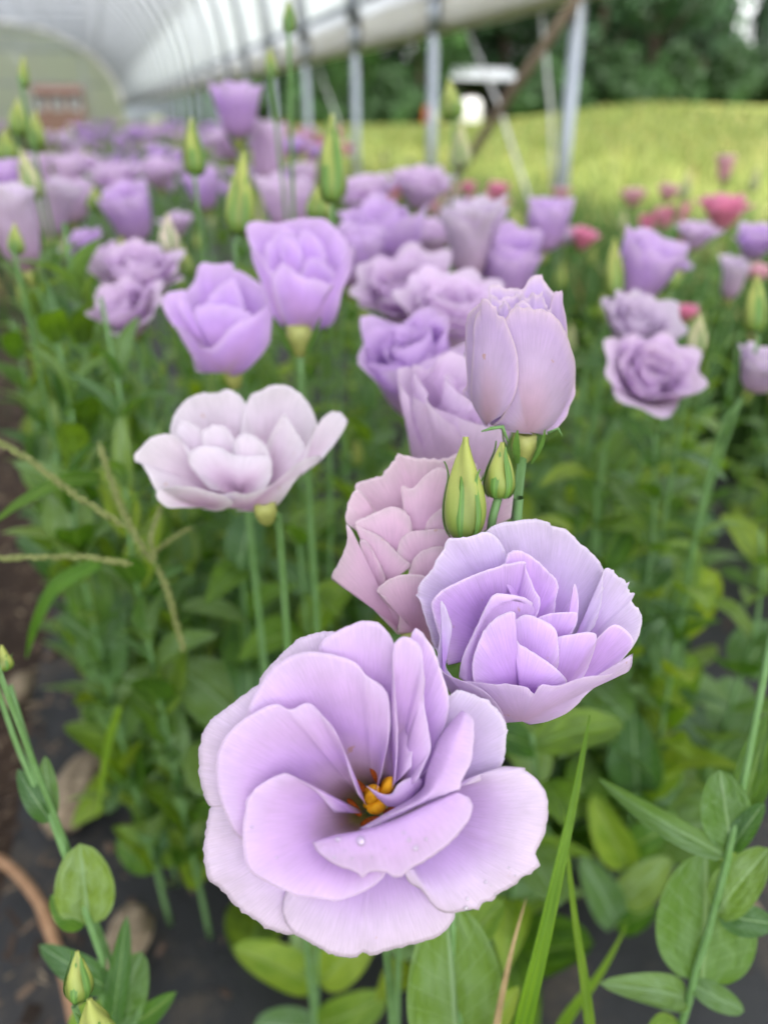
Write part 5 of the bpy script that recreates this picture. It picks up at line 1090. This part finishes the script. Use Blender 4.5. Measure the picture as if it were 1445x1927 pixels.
# weeds: grass blades and seed heads
def blade(path, wmax, label, mat=None, name='weed_grass', cat='grass weed', group=None, thick=.0003):
    P = [Vector(p) for p in crom([tuple(W(x, y, d)) for x, y, d in path], 30)]; V, U = [], []
    for i, p in enumerate(P):
        s = i / 29; t = (P[min(i + 1, 29)] - P[max(i - 1, 0)]).normalized(); to = (Vector((0.12, 0, CH)) - p).normalized(); sd_ = t.cross(to).normalized(); nn_ = sd_.cross(t)
        w_ = wmax * min(1, (s * 1.25) ** .75 + .03) * (1 if s < .8 else 1 - .3 * (s - .8) / .2)
        for j in range(5):
            q = (j - 2) / 2; V.append(p + sd_ * q * w_ - nn_ * (1 - abs(q)) * w_ * .45); U.append((s * 2, q))
    o = wput(name, V, grid_faces(30, 5), mat or M_GRASSBLADE, None, None, U, thick=thick); return tag(o, label, cat, group)
blade([(1110, 1345, .30), (1085, 1480, .29), (1055, 1620, .285), (1022, 1770, .285), (985, 1927, .29), (960, 2080, .31), (950, 2300, .36)], .0058, 'broad bright green grass blade rising in front right of the big open bloom')
blade([(1060, 1520, .31), (1078, 1700, .315), (1100, 1850, .33), (1118, 2000, .35)], .0026, 'narrow grass blade with a yellow orange edge at the bottom, right of the broad one', M_LEAFY)
blade([(990, 1690, .33), (960, 1800, .33), (935, 1927, .34), (920, 2050, .36)], .0022, 'dry straw coloured blade leaning against the broad green one', M_STRAW, 'dry_blade', 'dry blade')
blade([(1180, 1740, .44), (1130, 1830, .44), (1060, 1927, .45), (1040, 2000, .47)], .004, 'dark green blade slanting low between the broad blade and the spotted leaf', M_GRASSBLADE)
blade([(50, 1240, .48), (70, 1170, .47), (110, 1100, .47), (190, 1060, .48)], .005, 'curved green blade arching over the brown soil at the left', M_GRASSBLADE)
blade([(-20, 992, .4), (40, 945, .4), (120, 905, .41), (190, 900, .43)], .0045, 'olive blade entering from the left edge', M_LEAFY)
blade([(185, 1540, .55), (200, 1420, .54), (225, 1330, .53)], .003, 'small thin green blade over the fabric left of the tall leafy plant', M_GRASSBLADE)
def seedstem(path, r, label, seed):
    P = [Vector(p) for p in crom([tuple(W(x, y, d)) for x, y, d in path], 60)]; V, Fc = tube_data(P, r * .5, 6); parts = [(V, Fc)]; r_ = random.Random(seed)
    for i in range(3, 57):
        for k in range(3):
            t = (P[i + 1] - P[i - 1]).normalized(); a = r_.uniform(0, 6.28); x = t.orthogonal().normalized(); y = t.cross(x); d = (x * math.cos(a) + y * math.sin(a)); c = P[i] + d * r * .8
            e = t * r * 1.7 + d * r * .5; s_ = t.cross(d) * r * .55; V = [c - e, c + s_, c + e, c - s_, c + d * r * .6]; parts.append((V, [(0, 1, 4), (1, 2, 4), (2, 3, 4), (3, 0, 4), (0, 3, 2, 1)]))
    V, Fc = merge(parts); o = wput('grass_seed_head', V, Fc, M_SEED, None, smooth=False); return tag(o, label, 'seed head')
seedstem([(-20, 822, .36), (60, 868, .36), (140, 930, .365), (238, 992, .37)], .0013, 'thin grass seed head slanting down from the left edge', 1)
seedstem([(-20, 1052, .36), (80, 1048, .36), (170, 1050, .365), (250, 1062, .37)], .0012, 'thin grass seed head running level from the left edge', 2)
seedstem([(186, 832, .4), (215, 920, .4), (250, 1000, .4), (290, 1062, .4)], .0014, 'grass seed head leaning from the tall stems toward the forked weed', 3)
seedstem([(296, 1062, .4), (318, 1120, .4), (332, 1170, .41), (346, 1225, .42)], .0013, 'short grass seed head pointing down beside the big leaf', 4)
seedstem([(292, 1058, .4), (285, 1010, .4), (305, 950, .41)], .0011, 'short upright grass seed head below the creamy lilac bloom', 5)
seedstem([(290, 1040, .41), (330, 1010, .41), (362, 992, .41)], .0009, 'short brown grass seed head pointing right below the creamy lilac bloom', 6)
def gp(px, py, z=.045):
    a = W(px, py, 1) - Vector((0, 0, CH)); return Vector((0, 0, CH)) + a * ((z - CH) / a.z)
V, Fc = tube_data(crom([tuple(gp(x, y, z)) for x, y, z in [(-60, 1600, .05), (10, 1625, .06), (70, 1690, .07), (98, 1760, .065), (125, 1840, .055), (150, 1960, .05)]], 40), [.0058 + .001 * n1(k * .6, 2) for k in range(40)], 10)
tag(wput('bare_root', V, Fc, M_TWIG), 'pale brown bent root lying on the fabric at the lower left', 'root')
M_STONE = simple('bark_lump', (.3, .24, .17), .9, nscale=70, ncol=(.16, .12, .08), bump=.8)
for i, (x, y, s, lb) in enumerate([(145, 1490, .05, 'pale tan lump of bark on the black fabric beside the slender lower left plant'), (205, 1290, .03, 'small pinkish lump of bark near the curved green blade'), (240, 1770, .035, 'brown lump of bark behind the striped green bud'), (30, 1300, .03, 'reddish lump of bark at the left edge')]):
    c = gp(x, y, .05); V = []
    for a in range(13):
        th = math.pi * a / 12
        for k in range(18):
            ph = 6.2832 * k / 18; d = Vector((math.sin(th) * math.cos(ph), math.sin(th) * math.sin(ph), math.cos(th))); V.append(c + Vector((d.x * .6, d.y * 1.1, d.z * .45)) * s * (1 + .35 * noise.noise(d * 1.8 + Vector((i * 5, 0, 0))) + .1 * noise.noise(d * 7)))
    tag(wput('bark_lump', V, grid_faces(13, 18, True), M_STONE), lb, 'bark')
